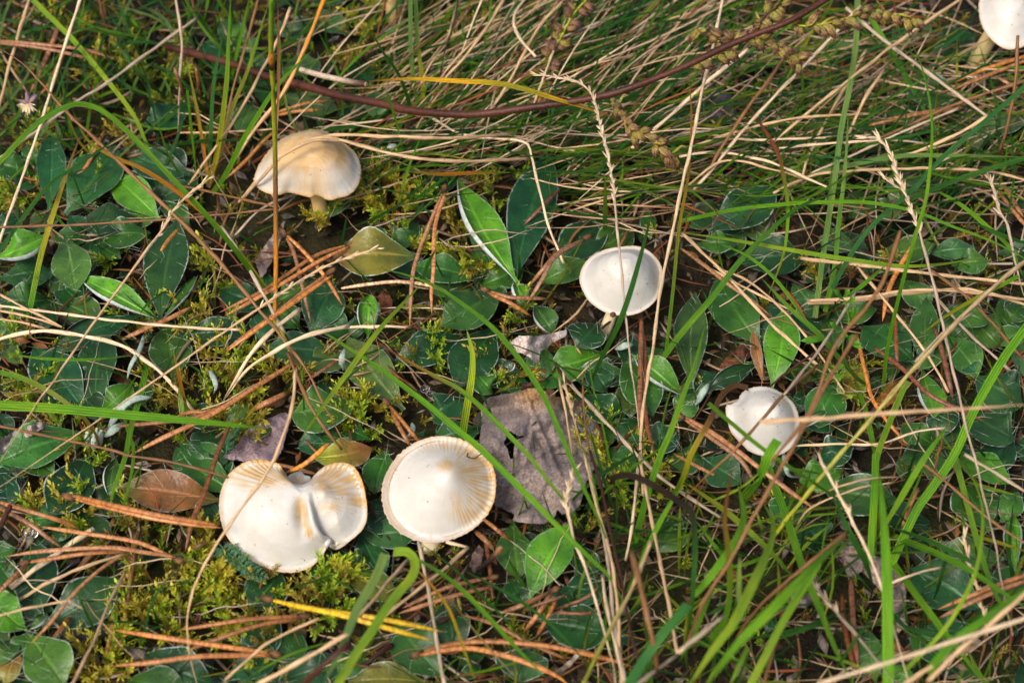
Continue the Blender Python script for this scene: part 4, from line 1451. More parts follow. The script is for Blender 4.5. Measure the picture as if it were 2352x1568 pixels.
# the tall jointed culm: green above, tawny below, one dark node and its dry sheath
W = lift([(625, -10), (623, 60), (623, 130), (627, 200), (631, 310), (633, 450), (634, 600), (631, 738)], (150, 70, 13), 40)
o = thing("grass_culm", W[-1], "tall jointed upright culm, green at the top and tawny below", "grass stem")
mb = MB(); tube(mb, W, 5.6 * mpp(W[20]), cols_for('gyyboo', 41) * .9, 8); part("stalk", mb, M_STRAW, o, True, W[-1])
k = 8
mb = MB(); tube(mb, W[k - 1:k + 2], 7.2 * mpp(W[k]) * np.array([.85, 1.05, .85]), cols_for('ook', 3) * .7, 8); part("node", mb, M_STRAW, o, True, W[-1])
W2 = lift([(638, -10), (641, 90), (640, 200), (636, 318)], (145, 100, 76), 24)
mb = MB(); ribbon(mb, W2, 8, cols_for('b', 25), '~'); part("dry_sheath", mb, M_STRAW, o, True, W[-1])
W2 = lift([(631, 738), (650, 770), (668, 812), (690, 850)], (13, 18, 22), 12)
mb = MB(); tube(mb, W2, 5 * mpp(W2[0]) * np.linspace(1, .6, 13), cols_for('yb', 13), 8); part("lower_stalk", mb, M_STRAW, o, True, W[-1])

# the yellow arching blade in the middle of the thatch
blade(None, [(844, 187), (951, 182), (1051, 187), (1117, 190), (1184, 200), (1284, 230), (1351, 250), (1424, 274)], '~', 'oYYyYo', 14,
      (40, 62, 44), "yellow dying grass blade arching over the purple-brown branch")

# ------------------------------------------------------------------ pine needles: colour width z0,zm,z1 | first needle / second needle
NEEDLES = """
n 9 26,28,22 | -14,93 100,103 200,116 270,138 / -14,98 80,108 160,124 227,142
n 12 14,12,8 | 137,55 112,120 92,165 68,218
n 12 14,12,8 | 172,50 130,160 112,195 88,222
N 9 30,22,8 | 400,155 415,195 432,248
N 9 30,22,8 | 449,152 458,200 462,238
o 9 18,18,14 | 636,296 600,330 567,367 518,412 
o 9 16,20,18 | 632,260 700,238 764,230 / 634,266 680,256 740,252
n 10 26,20,12 | 655,540 675,580 700,680 714,742 / 660,542 700,580 750,640 786,700
n 10 20,22,18 | 800,562 720,590 610,664 503,718 / 802,566 740,596 620,668 515,726
n 11 22,24,18 | 754,628 700,668 620,730 517,804 / 764,632 720,662 620,734 519,808
n 12 16,18,16 | 281,779 350,748 400,726 444,702
n 13 20,26,18 | 676,832 600,880 483,953 367,1009 293,1048
n 11 22,24,20 | 524,926 480,945 443,945 403,956 / 518,930 450,958 380,968 263,980
n 15 14,18,12 | 664,900 617,922 570,945
N 9 14,16,12 | 786,820 740,850 700,878
o 10 30,26,22 | 370,576 390,548 414,522
N 12 22,26,20 | 530,972 500,1040 467,1138 443,1192 425,1268
n 10 30,24,14 | 1018,440 984,522 961,582 947,639 941,752 / 1022,444 999,522 996,622 991,672 992,722
n 10 20,30,20 | 1344,548 1284,579 1244,622 1211,662 / 1342,552 1277,589 1241,649 1207,704
n 10 20,22,16 | 1121,668 1167,682 1220,685 1262,686 / 1121,672 1177,699 1222,727
s 9 18,20,18 | 784,662 851,652 917,647 984,655 1045,677
n 10 16,20,16 | 892,928 934,979 966,1018 / 899,944 920,985 945,1028
N 13 16,18,16 | 1470,725 1481,822 1477,922 1503,1048 / 1474,728 1472,822 1470,940 1480,1010
n 10 20,22,14 | 1110,1191 1144,1218 1179,1246
n 13 14,16,12 | 1090,1217 1115,1240 1138,1264
n 10 22,26,22 | 1127,1326 1080,1335 1017,1352 924,1396 / 1133,1346 1080,1358 1017,1375 912,1409
n 12 20,24,18 | 1267,1357 1201,1388 1142,1410 / 1268,1362 1234,1412 1203,1450
n 10 26,24,18 | 1278,1376 1257,1418 1230,1464
N 7 26,28,20 | 1306,1364 1234,1388 1195,1403
N 8 28,26,20 | 1376,1346 1345,1372 1272,1400
N 8 22,24,22 | 1266,1405 1340,1408 1380,1402
n 10 16,22,18 | 1300,1512 1240,1486 1201,1468 1134,1432 1059,1411
n 13 24,32,28 | 965,1500 1017,1482 1117,1472 1251,1482 1367,1505 1454,1530 / 965,1504 1010,1494 1084,1488 1184,1512 1267,1545 1308,1572
N 10 8,10,8 | 1297,1318 1310,1350 1320,1376
N 10 8,10,8 | 1110,1212 1124,1295 1132,1378
n 13 28,34,30 | 167,1143 250,1165 367,1192 511,1212 / 168,1138 250,1158 370,1184 505,1206
n 11 20,26,22 | 405,1284 317,1245 200,1225 86,1208 / 403,1278 333,1268 250,1257 100,1265 15,1277
n 11 20,24,20 | 63,1291 120,1282 200,1270 302,1265 / 60,1296 30,1325 0,1356 -16,1376
n 11 22,24,18 | -12,1150 83,1178 140,1196 183,1213 / -12,1160 67,1202 105,1230 144,1258
o 9 30,34,22 | 292,1269 233,1305 167,1365 117,1428 69,1479
n 10 14,18,14 | -10,1368 30,1330 68,1298
n 11 22,26,22 | 693,1414 630,1418 567,1422 409,1446 / 691,1420 600,1434 490,1470 422,1496
n 13 24,28,24 | 624,1500 500,1482 367,1462 262,1446 / 622,1504 467,1506 350,1520 254,1529
o 12 28,26,20 | 755,1018 700,1065 652,1087
n 9 16,18,16 | 630,1064 680,1076 729,1089
N 10 10,14,10 | 500,1226 460,1250 430,1268
n 12 24,26,20 | 1568,959 1635,1006 1700,1055 1735,1110 / 1576,958 1660,1010 1801,1118 1879,1173
n 12 24,22,16 | 2100,556 2045,656 2027,738
N 10 18,20,16 | 2056,720 2058,770 2061,842
n 10 20,22,18 | 1968,768 1988,856 2011,929 2086,1024
r 11 26,28,24 | 2006,797 2068,842 2135,906 2201,939 2263,967
N 13 22,22,16 | 2147,750 2168,822 2189,918
n 10 22,22,18 | 2365,126 2251,163 2157,201 / 2365,136 2251,180 2152,217
n 12 16,18,14 | 1996,288 2101,263 2222,247
n 9 22,20,14 | 2295,180 2330,200 2365,222
n 10 14,18,18 | 2270,415 2300,450 2365,530 / 2296,410 2320,450 2352,500
n 12 28,28,22 | 2370,1314 2268,1352 2153,1399 / 2370,1328 2268,1365 2153,1420
N 14 12,14,12 | 1934,1363 1941,1445 1970,1558
N 14 14,16,14 | 1954,1326 1961,1445 1972,1532
o 10 18,22,16 | 1563,570 1618,609 1668,649 1711,679 1772,726
n 9 20,18,14 | 1640,1090 1600,1070 1545,1040
r 9 16,18,14 | 1290,430 1240,480 1200,520
n 9 16,18,14 | 2110,1120 2085,1175 2070,1215
n 9 10,12,10 | 1000,300 960,330 920,340
N 9 10,12,10 | 830,90 800,140 780,190
n 9 10,12,12 | 240,300 200,380 176,400
N 9 8,12,10 | 370,330 330,350 290,362
"""
def nd(f, _):
    pass
for ln in NEEDLES.strip('\n').split('\n'):
    a, b = ln.split('|')
    f = a.split()
    lines = [[tuple(float(v) for v in p.split(',')) for p in s.split()] for s in b.split('/')]
    needles(lines, f[0], float(f[1]), tuple(float(x) for x in f[2].split(',')))
needles([[(622, 1376), (700, 1395), (784, 1407), (884, 1422), (1019, 1450)], [(640, 1382), (784, 1412), (867, 1435), (993, 1470)]], 'Y', 13,
        (38, 48, 42), "bright yellow pine needle pair lying in front of the split mushroom")

# ------------------------------------------------------------------ dead leaves cut to their outlines, with torn holes
def inside(pt, poly):
    x, y = pt
    r = False
    j = len(poly) - 1
    for i in range(len(poly)):
        xi, yi = poly[i]; xj, yj = poly[j]
        if (yi > y) != (yj > y) and x < (xj - xi) * (y - yi) / (yj - yi) + xi:
            r = not r
        j = i
    return r

def nearest_edge(p, poly):
    best, bq = 1e9, p
    for i in range(len(poly)):
        a = np.array(poly[i - 1]); b = np.array(poly[i]); d = b - a
        t = np.clip(np.dot(p - a, d) / max(np.dot(d, d), 1e-9), 0, 1)
        q = a + d * t
        e = np.linalg.norm(p - q)
        if e < best: best, bq = e, q
    return best, bq

def dead_leaf(poly, step, zfun, col, label, holes=(), parts=None, noise_amp=1.6, cat="dead leaf", crumple=.02, name="dead_leaf"):
    poly = [np.array(p, float) for p in poly]
    rough = []
    for i in range(len(poly)):
        a, b = poly[i - 1], poly[i]
        n = max(1, int(np.linalg.norm(b - a) / (step * 1.5)))
        for k in range(n):
            q = a + (b - a) * k / n
            rough.append(q + rng.normal(0, step * .22, 2) * (k > 0))
    poly = rough
    A = np.array(poly)
    x0, y0 = A.min(0); x1, y1 = A.max(0)
    gx = np.arange(x0 - step, x1 + step * 1.5, step); gy = np.arange(y0 - step, y1 + step * 1.5, step)
    idx = {}
    verts = []
    ins = [[inside((x, y), poly) and not any(inside((x, y), h) for h in holes) for y in gy] for x in gx]
    def vid(i, j):
        if (i, j) not in idx:
            p = np.array([gx[i], gy[j]])
            if not ins[i][j]:
                best = min((nearest_edge(p, pl) for pl in [poly, *holes]), key=lambda e: e[0])
                p = best[1]
            idx[(i, j)] = len(verts)
            verts.append(p)
        return idx[(i, j)]
    quads = []
    for i in range(len(gx) - 1):
        for j in range(len(gy) - 1):
            c = ins[i][j] + ins[i + 1][j] + ins[i][j + 1] + ins[i + 1][j + 1]
            if c >= 2:
                quads.append((vid(i, j), vid(i, j + 1), vid(i + 1, j + 1), vid(i + 1, j)))
    V = []
    for p in verts:
        z = zfun(*p) + noise.noise(Vector((p[0] * crumple, p[1] * crumple, 3))) * noise_amp * 2 + noise.noise(Vector((p[0] * crumple * 4, p[1] * crumple * 4, 9))) * noise_amp * .35
        V.append(P(p[0], p[1], max(z, 2)))
    V = np.array(V)
    low = V - Z * .0004
    n = len(V)
    mb = MB()
    q = np.array(quads)
    o = V.mean(0)
    C = np.array([col(*p) for p in verts]) if callable(col) else np.repeat(np.array(col)[None], n, 0)
    mb.add(np.vstack([V, low]), np.vstack([C, C]), (0, 0, 0), np.vstack([q, q[:, ::-1] + n]))
    ob = link(name, mb.mesh(name, M_DEAD, True, o), None, o)
    return tag(ob, label, cat)

dead_leaf([(1104, 946), (1114, 916), (1151, 906), (1184, 902), (1214, 891), (1251, 897), (1264, 910), (1304, 914), (1337, 920), (1362, 962),
           (1388, 1000), (1384, 1050), (1345, 1110), (1334, 1155), (1317, 1175), (1290, 1180), (1281, 1165), (1276, 1184), (1251, 1202),
           (1217, 1200), (1177, 1194), (1181, 1184), (1196, 1186), (1167, 1173), (1137, 1160), (1120, 1110), (1105, 1060), (1100, 1040), (1102, 1005),
           (1108, 970)], 4.5,
          lambda x, y: 15 + 2.4 * math.exp(-((x - 1230 - (y - 960) * .42) / 7) ** 2) + 1.8 * math.exp(-((y - 1060 + (x - 1200) * .5) / 7) ** 2) - 1.6 * math.exp(-((x - 1180 + (y - 1100) * .3) / 9) ** 2) - 4 * ((x - 1240) / 130) ** 2 + 3.5 * math.sin((x + y) * .018) + 9 * min(1, max(0, (935 - y) / 40)), lambda x, y: np.array([.22, .188, .18]) + np.array([.02, -.03, -.10]) * np.clip((950 - y) / 40, 0, 1) * np.clip((x - 1150) / 60, 0, 1),
          "big torn grey brown dead leaf lying flat beside the round white mushroom",
          [[(1158, 988), (1172, 988), (1186, 998), (1200, 999), (1218, 993), (1200, 1004), (1184, 1010), (1180, 1030), (1179, 1066), (1170, 1048),
            (1166, 1030), (1156, 1016), (1164, 1004)]], noise_amp=3.4, crumple=.017)
dead_leaf([(1172, 786), (1191, 770), (1231, 772), (1264, 766), (1303, 756), (1301, 768), (1264, 790), (1241, 806), (1237, 836), (1226, 832), (1214, 818),
           (1197, 808), (1174, 808), (1184, 798)], 3,
          lambda x, y: 17 + 6 * math.sin((x - 1172) * .045) + (795 - y) * .10, (.46, .41, .40), "curled grey scrap of dead leaf with a pointed lower corner",
          noise_amp=1.6, crumple=.05)
dead_leaf([(510, 1050), (547, 1016), (563, 989), (607, 966), (645, 948), (662, 946), (662, 985), (645, 1040), (632, 1060), (560, 1058)], 4,
          lambda x, y: 11 + 3 * math.sin((x + y) * .03), (.30, .235, .26), "purplish grey dead leaf scrap peeking out above the split mushroom", noise_amp=2, crumple=.03)
V, C, U, q, N = leaf_surface((962, 590), (764, 591), 104, (14, 17), 'aqqu', '', .04, 5, .9)
mb = MB(); mb.add(V.reshape(-1, 3), C, U, q)
o = link("fading_leaf", mb.mesh("fading_leaf", M_LEAF, True, V[0, 6]), None, V[0, 6])
tag(o, "fading olive leaf with purple rim lying below the tan bell-shaped mushroom", "dead leaf")
for k, (poly, z, c, lab) in enumerate([
    ([(1655, 835), (1700, 790), (1730, 770), (1742, 800), (1690, 850), (1640, 885)], 6, (.13, .055, .028), "rusty brown dead leaf under the hairy leaves left of the lopsided mushroom"),
    ([(585, 600), (610, 560), (640, 522), (655, 500), (650, 540), (625, 600), (600, 640)], 9, (.27, .22, .2), "grey strip of dead leaf in front of the tan bell-shaped mushroom"),
    ([(520, 742), (540, 690), (560, 640), (550, 700), (538, 745)], 6, (.2, .15, .12), "narrow brown dead leaf strip beside the long diagonal straw"),
    ([(0, 1010), (40, 985), (90, 968), (110, 975), (70, 1000), (20, 1035), (-10, 1045)], 12, (.30, .26, .25), "grey curled leaf strip at the left margin below the long level blade"),
    ([(868, 680), (885, 660), (902, 690), (898, 720), (880, 725)], 8, (.12, .045, .022), "small chestnut brown dead leaf beside the rolled hairy leaf"),
    ([(2010, 920), (2040, 880), (2075, 870), (2060, 920), (2030, 940)], 6, (.26, .13, .025), "small orange brown dead leaf among needles right of the lopsided mushroom"),
    ([(1955, 1290), (1985, 1260), (2040, 1290), (2080, 1340), (2085, 1440), (2060, 1450), (2045, 1380), (2000, 1330)], 8, (.24, .20, .19), "grey crumpled dead leaf strip behind the ribbed upright blades"),
    ([(1925, 1260), (1950, 1235), (1990, 1265), (1980, 1310), (1950, 1330)], 9, (.23, .19, .18), "grey dead leaf lump between the crossing wide blades"),
    ([(285, 1486), (340, 1484), (345, 1500), (352, 1484), (405, 1498), (380, 1512), (310, 1515)], 7, (.16, .13, .12), "dark folded dead leaf behind the pale needle pair at the bottom"),
    ([(1085, 1270), (1100, 1250), (1112, 1260), (1104, 1300), (1088, 1318), (1078, 1300)], 8, (.15, .11, .10), "ragged brown dead leaf in front of the round white mushroom"),
    ([(1455, 460), (1468, 440), (1500, 470), (1490, 500), (1460, 490)], 5, (.2, .13, .09), "small dull brown leaf fragment behind the smooth ivory mushroom"),
    ([(1825, 1330), (1870, 1310), (1885, 1360), (1850, 1395), (1815, 1390)], 6, (.24, .2, .18), "pale grey leaf shred in the litter of the lower right")]):
    dead_leaf(poly, 4, lambda x, y, z=z: z + 2 * math.sin(x * .06 + k), c, lab, noise_amp=2.2, crumple=.05)

# ------------------------------------------------------------------ wormwood branch: stem, twigs, flower buds
BR = [(383, 108), (470, 130), (533, 147), (617, 177), (700, 198), (784, 221), (884, 240), (951, 255), (1084, 263), (1217, 247), (1351, 227), (1434, 207),
      (1568, 155), (1668, 107), (1751, 73), (1818, 47), (1905, -6)]
W = lift(BR, (20, 50, 84), 80)
bo = thing("wormwood_branch", W[0], "arching purple brown wormwood branch hung with small dry flower buds", "branch")
mb = MB()
t = np.linspace(0, 1, len(W))
tube(mb, W, (8.4 + 1.2 * np.sin(t * 5) + .5 * np.sin(t * 40)) * np.array([mpp(w) for w in W]), np.array([PAL['p'] * (.75 + .5 * math.sin(a * 23) ** 2) for a in t]), 9)
part("stem", mb, M_BRANCH, bo, True, W[0])
BUDM = []
for k in range(6):
    m = MB(); rr = random.Random(k)
    c1, c2 = [((.27, .29, .04), (.15, .055, .035)), ((.36, .33, .06), (.08, .035, .02)), ((.24, .17, .06), (.04, .02, .015)),
              ((.33, .30, .08), (.20, .08, .05)), ((.28, .17, .09), (.05, .025, .015)), ((.20, .24, .04), (.16, .05, .055))][k]
    for j in range(6):
        a = j * 1.05
        b0 = np.array([math.cos(a) * .12, math.sin(a) * .12, 0]); b1 = np.array([math.cos(a) * .16, math.sin(a) * .16, 1.0 + rr.uniform(-.1, .1)])
        spindle(m, b0, b1, .2, np.array(c1) * rr.uniform(.6, 1.1) * np.array([1, .86, .9]), np.array(c2), 5, .5)
    spindle(m, np.array([0, 0, 0]), np.array([0, 0, 1.12]), .26, np.array(c1) * .8, np.array(c2) * .3, 6, .6)
    for j in range(5):
        a = rr.uniform(0, 6.28); e = np.array([math.cos(a) * .22, math.sin(a) * .22, 1.28])
        spindle(m, np.array([0, 0, .8]), e, .05, np.array(c2), np.array(c2) * .6, 4, .5)
    BUDM.append(m.mesh("flower_bud", M_BUD))
def twig(pts, zs, w, col, n, size, spread=1.0, kinds=(0, 1, 3, 5), down=.5, R=random):
    W = lift(pts, zs, 30)
    o = W[0]
    mb = MB()
    tube(mb, W, w * .5 * mpp(W[0]) * np.linspace(1.1, .6, len(W)), cols_for(col, len(W)), 6)
    tw = part("twig", mb, M_BRANCH, bo, True, bo_loc)
    T = tangents(W)
    for k in range(n):
        f = min(1, max(0.02, (k + R.uniform(-.3, .3) + .5) / n))
        i = int(f * (len(W) - 1))
        sdv = np.cross(T[i], nrm(CAM - W[i]))
        d = nrm(T[i] * .55 + sdv * R.uniform(-1, 1) * spread + (-UPV) * down * R.uniform(.4, 1.4) + nrm(CAM - W[i]) * R.uniform(-.1, .6))
        b = bpy.data.objects.new("flower_bud", BUDM[R.choice(kinds)])
        COL.objects.link(b)
        s = size * 1.14 * mpp(W[i]) * R.uniform(.7, 1.25)
        b.parent = tw
        b.location = (W[i] + d * s * .15 - bo_loc).tolist()
        b.rotation_euler = Vector(d.tolist()).to_track_quat('Z', 'Y').to_euler()
        b.scale = (s * 1.05, s * 1.05, s)
    # a few withered leaf curls
    cm = MB()
    for k in range(max(2, n // 7)):
        i = R.randrange(2, len(W) - 2)
        a = W[i]
        d = nrm(np.array([R.gauss(0, 1), R.gauss(0, 1), R.uniform(0, .8)])) * size * mpp(a)
        e = np.array([a, a + d * .7, a + d * 1.3 + Z * R.uniform(-.001, .001), a + d * 1.5 + nrm(np.cross(d, Z)) * size * mpp(a) * .5])
        q, _ = spline(e, 8)
        ribbon(cm, q, 5, cols_for('yb' if R.random() < .5 else 'bk', 9), '>')
    part("withered_leaf", cm, M_SMALL, tw, True, bo_loc)
bo_loc = W[0].copy()
twig([(1405, 226), (1434, 267), (1444, 293), (1484, 310), (1511, 333), (1553, 362)], (46, 52, 44), 5, 'pp', 26, 24)
twig([(1590, 150), (1620, 135), (1650, 125), (1690, 105)], (60, 58, 62), 5, 'pq', 10, 22)
twig([(1697, 98), (1668, 88), (1641, 72), (1603, 64)], (66, 64, 62), 5, 'p', 11, 23, kinds=(0, 2, 3, 5))
twig([(1690, 98), (1735, 88), (1775, 100), (1801, 117), (1838, 138)], (66, 66, 60), 5, 'pq', 24, 23)
twig([(1741, 70), (1755, 40), (1781, 20), (1800, 10)], (72, 76, 78), 5, 'p', 10, 22)
twig([(1806, 52), (1851, 60), (1901, 53), (1951, 40), (2018, 23), (2068, 37), (2110, 46)], (74, 76, 70), 5, 'yp', 32, 23)
twig([(1238, 240), (1245, 200), (1261, 140), (1291, 80), (1317, 33), (1352, -6)], (24, 32, 40), 7, 'oyy', 24, 22, 1.4, (2, 4, 2, 4, 1), .2)
twig([(1195, 225), (1215, 228), (1250, 232)], (22, 24, 24), 3, 'b', 6, 20, 1, (2, 4), .3)

# ------------------------------------------------------------------ moss
def shoot(seed, nb=5):
    R = random.Random(seed)
    v, t, f = [], [], []
    def leafy(a, b, n, size, bend):
        a, b = np.array(a), np.array(b)
        d = nrm(b - a)
        s1 = nrm(np.cross(d, (0.3, .5, .9))); s2 = np.cross(d, s1)
        for k in range(n):
            u = (k + .5) / n
            p = a + (b - a) * u + bend * math.sin(u * math.pi) * s1
            an = k * 2.4
            o = s1 * math.cos(an) + s2 * math.sin(an)
            L = size * (1 - .5 * u) * R.uniform(.8, 1.2)
            q = nrm(d * 1.0 + o * .62)
            w = np.cross(q, o); w = nrm(w) * L * .22
            m = len(v)
            v.extend([p, p + q * L * .45 + w, p + q * L * .45 - w, p + q * L])
            f.extend([u * .5] * 3 + [u * .6 + .4])
            t.extend([(m, m + 1, m + 3), (m, m + 3, m + 2)])
    top = (R.uniform(-.15, .15), R.uniform(-.15, .15), 1)
    leafy((0, 0, 0), top, 20, .30, R.uniform(-.1, .1))
    for k in range(nb):
        h = .2 + .6 * k / nb
        an = k * 2.3 + R.uniform(-.5, .5)
        a = np.array(top) * h
        leafy(a, a + np.array([math.cos(an) * .34, math.sin(an) * .34, .26]) * (1.1 - h * .5), 8, .19, 0)
    return np.array(v), np.array(t), np.array(f)
SHOOTS = [shoot(i, 3 + i % 4) for i in range(7)]

def moss_col(f, c0, c1):
    return np.array(c0) + (np.array(c1) - np.array(c0)) * f[:, None]

def put_shoot(mb, k, base, direc, size, c0, c1, R):
    v, t, f = SHOOTS[k]
    d = nrm(direc)
    x = nrm(np.cross(d, (R.random(), R.random(), .2))); y = np.cross(d, x)
    M = np.stack([x, y, d]) * size
    mb.add(base + v @ M, moss_col(f, c0, c1), (0, 0, 0), None, t)

MOSS0, MOSS1 = (.060, .075, .008), (.36, .37, .035)
MOSSV = [((.12, .14, .008), (.80, .80, .06)), ((.19, .15, .012), (.80, .66, .08)), ((.09, .17, .008), (.56, .72, .05)), ((.18, .12, .02), (.50, .40, .07))]
SHOOTM = []
for k in range(12):
    m = MB(); v, t, f = SHOOTS[k % 7]; c0, c1 = MOSSV[(k * 5 // 7) % 4]
    m.add(v, moss_col(f, c0, c1), (0, 0, 0), None, t)
    SHOOTM.append(m.mesh("moss_shoot", M_MOSS, False))
TUFTS = """440,735,26,6 | 480,760,24,6 | 545,830,46,13 | 372,905,26,7 | 470,925,40,10 | 535,985,36,9 | 150,1005,38,9 | 250,590,18,5 | 490,640,26,6 | 300,732,22,6
735,840,18,4 | 655,880,22,6 | 930,570,34,9 | 1085,590,52,16 | 850,935,44,14 | 830,985,30,8 | 975,815,40,11 | 1160,850,32,8 | 1390,1010,50,11 | 1205,740,18,5
1430,1150,34,8 | 45,440,30,8 | 1120,110,40,10 | 860,450,46,14 | 920,500,40,10 | 1160,440,46,10 | 1165,400,16,3 | 190,1190,34,9 | 195,1110,22,5 | 370,1345,34,8 | 330,1430,42,11 | 480,1320,40,11
430,1350,36,9 | 520,1420,50,13 | 640,1480,44,12 | 790,1322,22,6 | 738,506,22,6 | 755,1400,50,14 | 255,1495,36,9 | 245,1540,34,9 | 300,1220,34,8 | 1520,1135,28,7 | 1940,900,20,5
1945,895,22,5 | 2090,600,18,4 | 1700,440,26,6 | 1480,330,20,5 | 60,900,30,8 | 30,820,26,7 | 160,80,30,8 | 300,150,36,9 | 230,180,34,8 | 60,330,30,8 | 380,170,36,9
860,60,34,8 | 810,120,36,9 | 1010,110,26,6 | 1100,80,30,8 | 1800,1250,26,6 | 590,1360,36,9 | 420,1440,34,8 | 705,1392,22,6 | 1010,790,22,5 | 560,900,34,9
290,330,24,6 | 200,420,22,5 | 1890,640,18,4 | 1330,1230,20,4 | 90,1200,24,6 | 470,1240,26,6 | 800,480,28,7 | 1060,500,24,6 | 980,470,26,6"""
for cell in TUFTS.replace('\n', '|').split('|'):
    x, y, r, n = (float(a) for a in cell.strip().split(','))
    o0 = P(x, y, 2)
    o = thing("moss_tuft", o0, describe("feather moss tuft", "yellow green" if y > 420 else "blurred yellow green", [(x, y)]), "moss", "feather moss tufts")
    kk = random.randrange(12)
    for i in range(int(n * .95)):
        a = random.uniform(0, 6.28); q = math.sqrt(random.random())
        p = P(x + math.cos(a) * q * r, y + math.sin(a) * q * r * .8, random.uniform(3, 8))
        d = nrm(np.array([math.cos(a) * q * .9 + random.uniform(-.4, .4), -math.sin(a) * q * .9 + random.uniform(-.5, .3), random.uniform(.4, 1.1)]))
        s = random.uniform(.008, .0145)
        b = bpy.data.objects.new("moss_shoot", SHOOTM[(kk + random.choice((0, 0, 1, 2))) % 12])
        COL.objects.link(b)
        b.parent = o
        b.location = (p - o0).tolist()
        b.rotation_mode = 'QUATERNION'
        b.rotation_quaternion = Vector(d.tolist()).to_track_quat('Z', 'Y')
        b.scale = (s, s, s)

# ------------------------------------------------------------------ yarrow leaves, vetch, seedlings
def yarrow(pts, zs, width, label):
    W = lift(pts, zs, 26)
    T = tangents(W)
    o = thing("yarrow_leaf", W[0], label, "yarrow leaf")
    c = np.array([.035, .12, .05])
    mb = MB(); tube(mb, W, 2.4 * mpp(W[0]) * np.linspace(1, .5, len(W)), np.repeat(c[None] * 1.3, len(W), 0), 5)
    part("midrib", mb, M_SMALL, o, True, W[0])
    for i in range(3, len(W) - 1, 2):
        for sgn in (-1, 1):
            s = nrm(np.cross(T[i], nrm(Z + nrm(CAM - W[i]) * .5))) * sgn
            L = width * mpp(W[i]) * (1 - .6 * (i / len(W))) * random.uniform(.8, 1.1)
            mb = MB()
            e = W[i] + nrm(s + T[i] * .5 + Z * random.uniform(-.1, .5)) * L
            q, _ = spline([W[i], (W[i] + e) / 2 + Z * .0006, e], 6)
            ribbon(mb, q, 3.2, np.repeat(c[None] * random.uniform(.8, 1.2), 7, 0), '>')
            for m in range(1, 6):
                for s2 in (-1, 1):
                    b = q[m]; d = nrm(q[min(m + 1, 6)] - q[m - 1])
                    w = nrm(np.cross(d, Z)) * s2
                    z_ = nrm(w + d * .8 + Z * random.uniform(-.2, .6)) * L * .34
                    q2, _ = spline([b, b + z_ * .6, b + z_], 3)
                    ribbon(mb, q2, 3.4, np.repeat(c[None] * random.uniform(.8, 1.3), 4, 0), '~')
            part("leaflet", mb, M_SMALL, o, True, W[0])
yarrow([(500, 1245), (530, 1275), (570, 1305), (612, 1330)], (14, 17, 12), 34, "feathery dark green yarrow leaf curling under the split mushroom")
yarrow([(520, 1042), (524, 1015), (545, 985)], (12, 15, 14), 22, "small blue green yarrow frond beside the purplish dead leaf scrap")

def sprig(stem, zs, leaves, size, col, label, name, cat):
    W = lift(stem, zs, 20)
    o = thing(name, W[0], label, cat)
    mb = MB(); tube(mb, W, 2.2 * mpp(W[0]) * np.linspace(1.1, .7, len(W)), cols_for(col, len(W)), 5)
    part("stem", mb, M_SMALL, o, True, W[0])
    for (b, t, w) in leaves:
        V, C, U, q, N = leaf_surface(b, t, w, (np.interp(b[1], [620, 900], [zs[2], zs[0]]) if name == "vetch_sprig" else 8, np.interp(t[1], [620, 900], [zs[2] + 2, zs[0] + 4]) if name == "vetch_sprig" else 10),
                                     col[-1], '', 0, 1, random.uniform(.8, 1.3), 8, 1.0, .25)
        mb = MB(); mb.add(V.reshape(-1, 3), C, U * np.array([.8, 1, 1]), q)
        part("leaflet", mb, M_SMALL, o, True, W[0])
sprig([(1980, 880), (1955, 850), (1935, 800), (1950, 740), (1940, 690)], (20, 48, 62),
      [((1941, 692), (1914, 664), 12), ((1936, 682), (1952, 664), 13), ((1944, 695), (1966, 684), 12), ((1955, 740), (1960, 702), 9), ((1952, 742), (1972, 704), 9), ((1948, 735), (1952, 710), 8),
       ((1895, 778), (1838, 783), 17), ((1890, 775), (1850, 790), 12), ((1930, 768), (1948, 772), 12), ((1942, 772), (1972, 778), 13), ((1950, 786), (1984, 800), 11), ((1946, 780), (1980, 790), 12),
       ((1915, 845), (1890, 838), 14), ((1912, 850), (1940, 838), 14), ((1905, 855), (1898, 878), 12), ((1920, 855), (1930, 876), 13), ((1930, 762), (1905, 740), 12)], 14, 'qv',
      "lone vetch sprig of tiny oval leaflets behind the leaning brown stems", "vetch_sprig", "vetch")
sprig([(200, 1100 - 300), (80, 780), (70, 740)], (10, 20, 24), [((70, 785), (28, 780), 14), ((72, 788), (112, 800), 14), ((72, 770), (76, 735), 10)], 12, 'bu',
      "thin brown seedling with three reddish leaves at the left margin", "seedling", "seedling")
sprig([(1700, 470), (1695, 440), (1700, 410)], (6, 12, 14), [((1690, 455), (1694, 412), 42), ((1700, 440), (1740, 420), 30)], 12, 'xx',
      "yellow green seedling leaf beyond the dark glossy leaf", "seedling", "seedling")
sprig([(1860, 410), (1800, 400), (1750, 395)], (6, 12, 12), [((1860, 405), (1915, 370), 46), ((1800, 405), (1850, 395), 34), ((1800, 392), (1745, 392), 32), ((1760, 370), (1745, 345), 26)], 12, 'xv',
      "patch of bright seedling leaves in the far thatch", "seedling", "seedling")

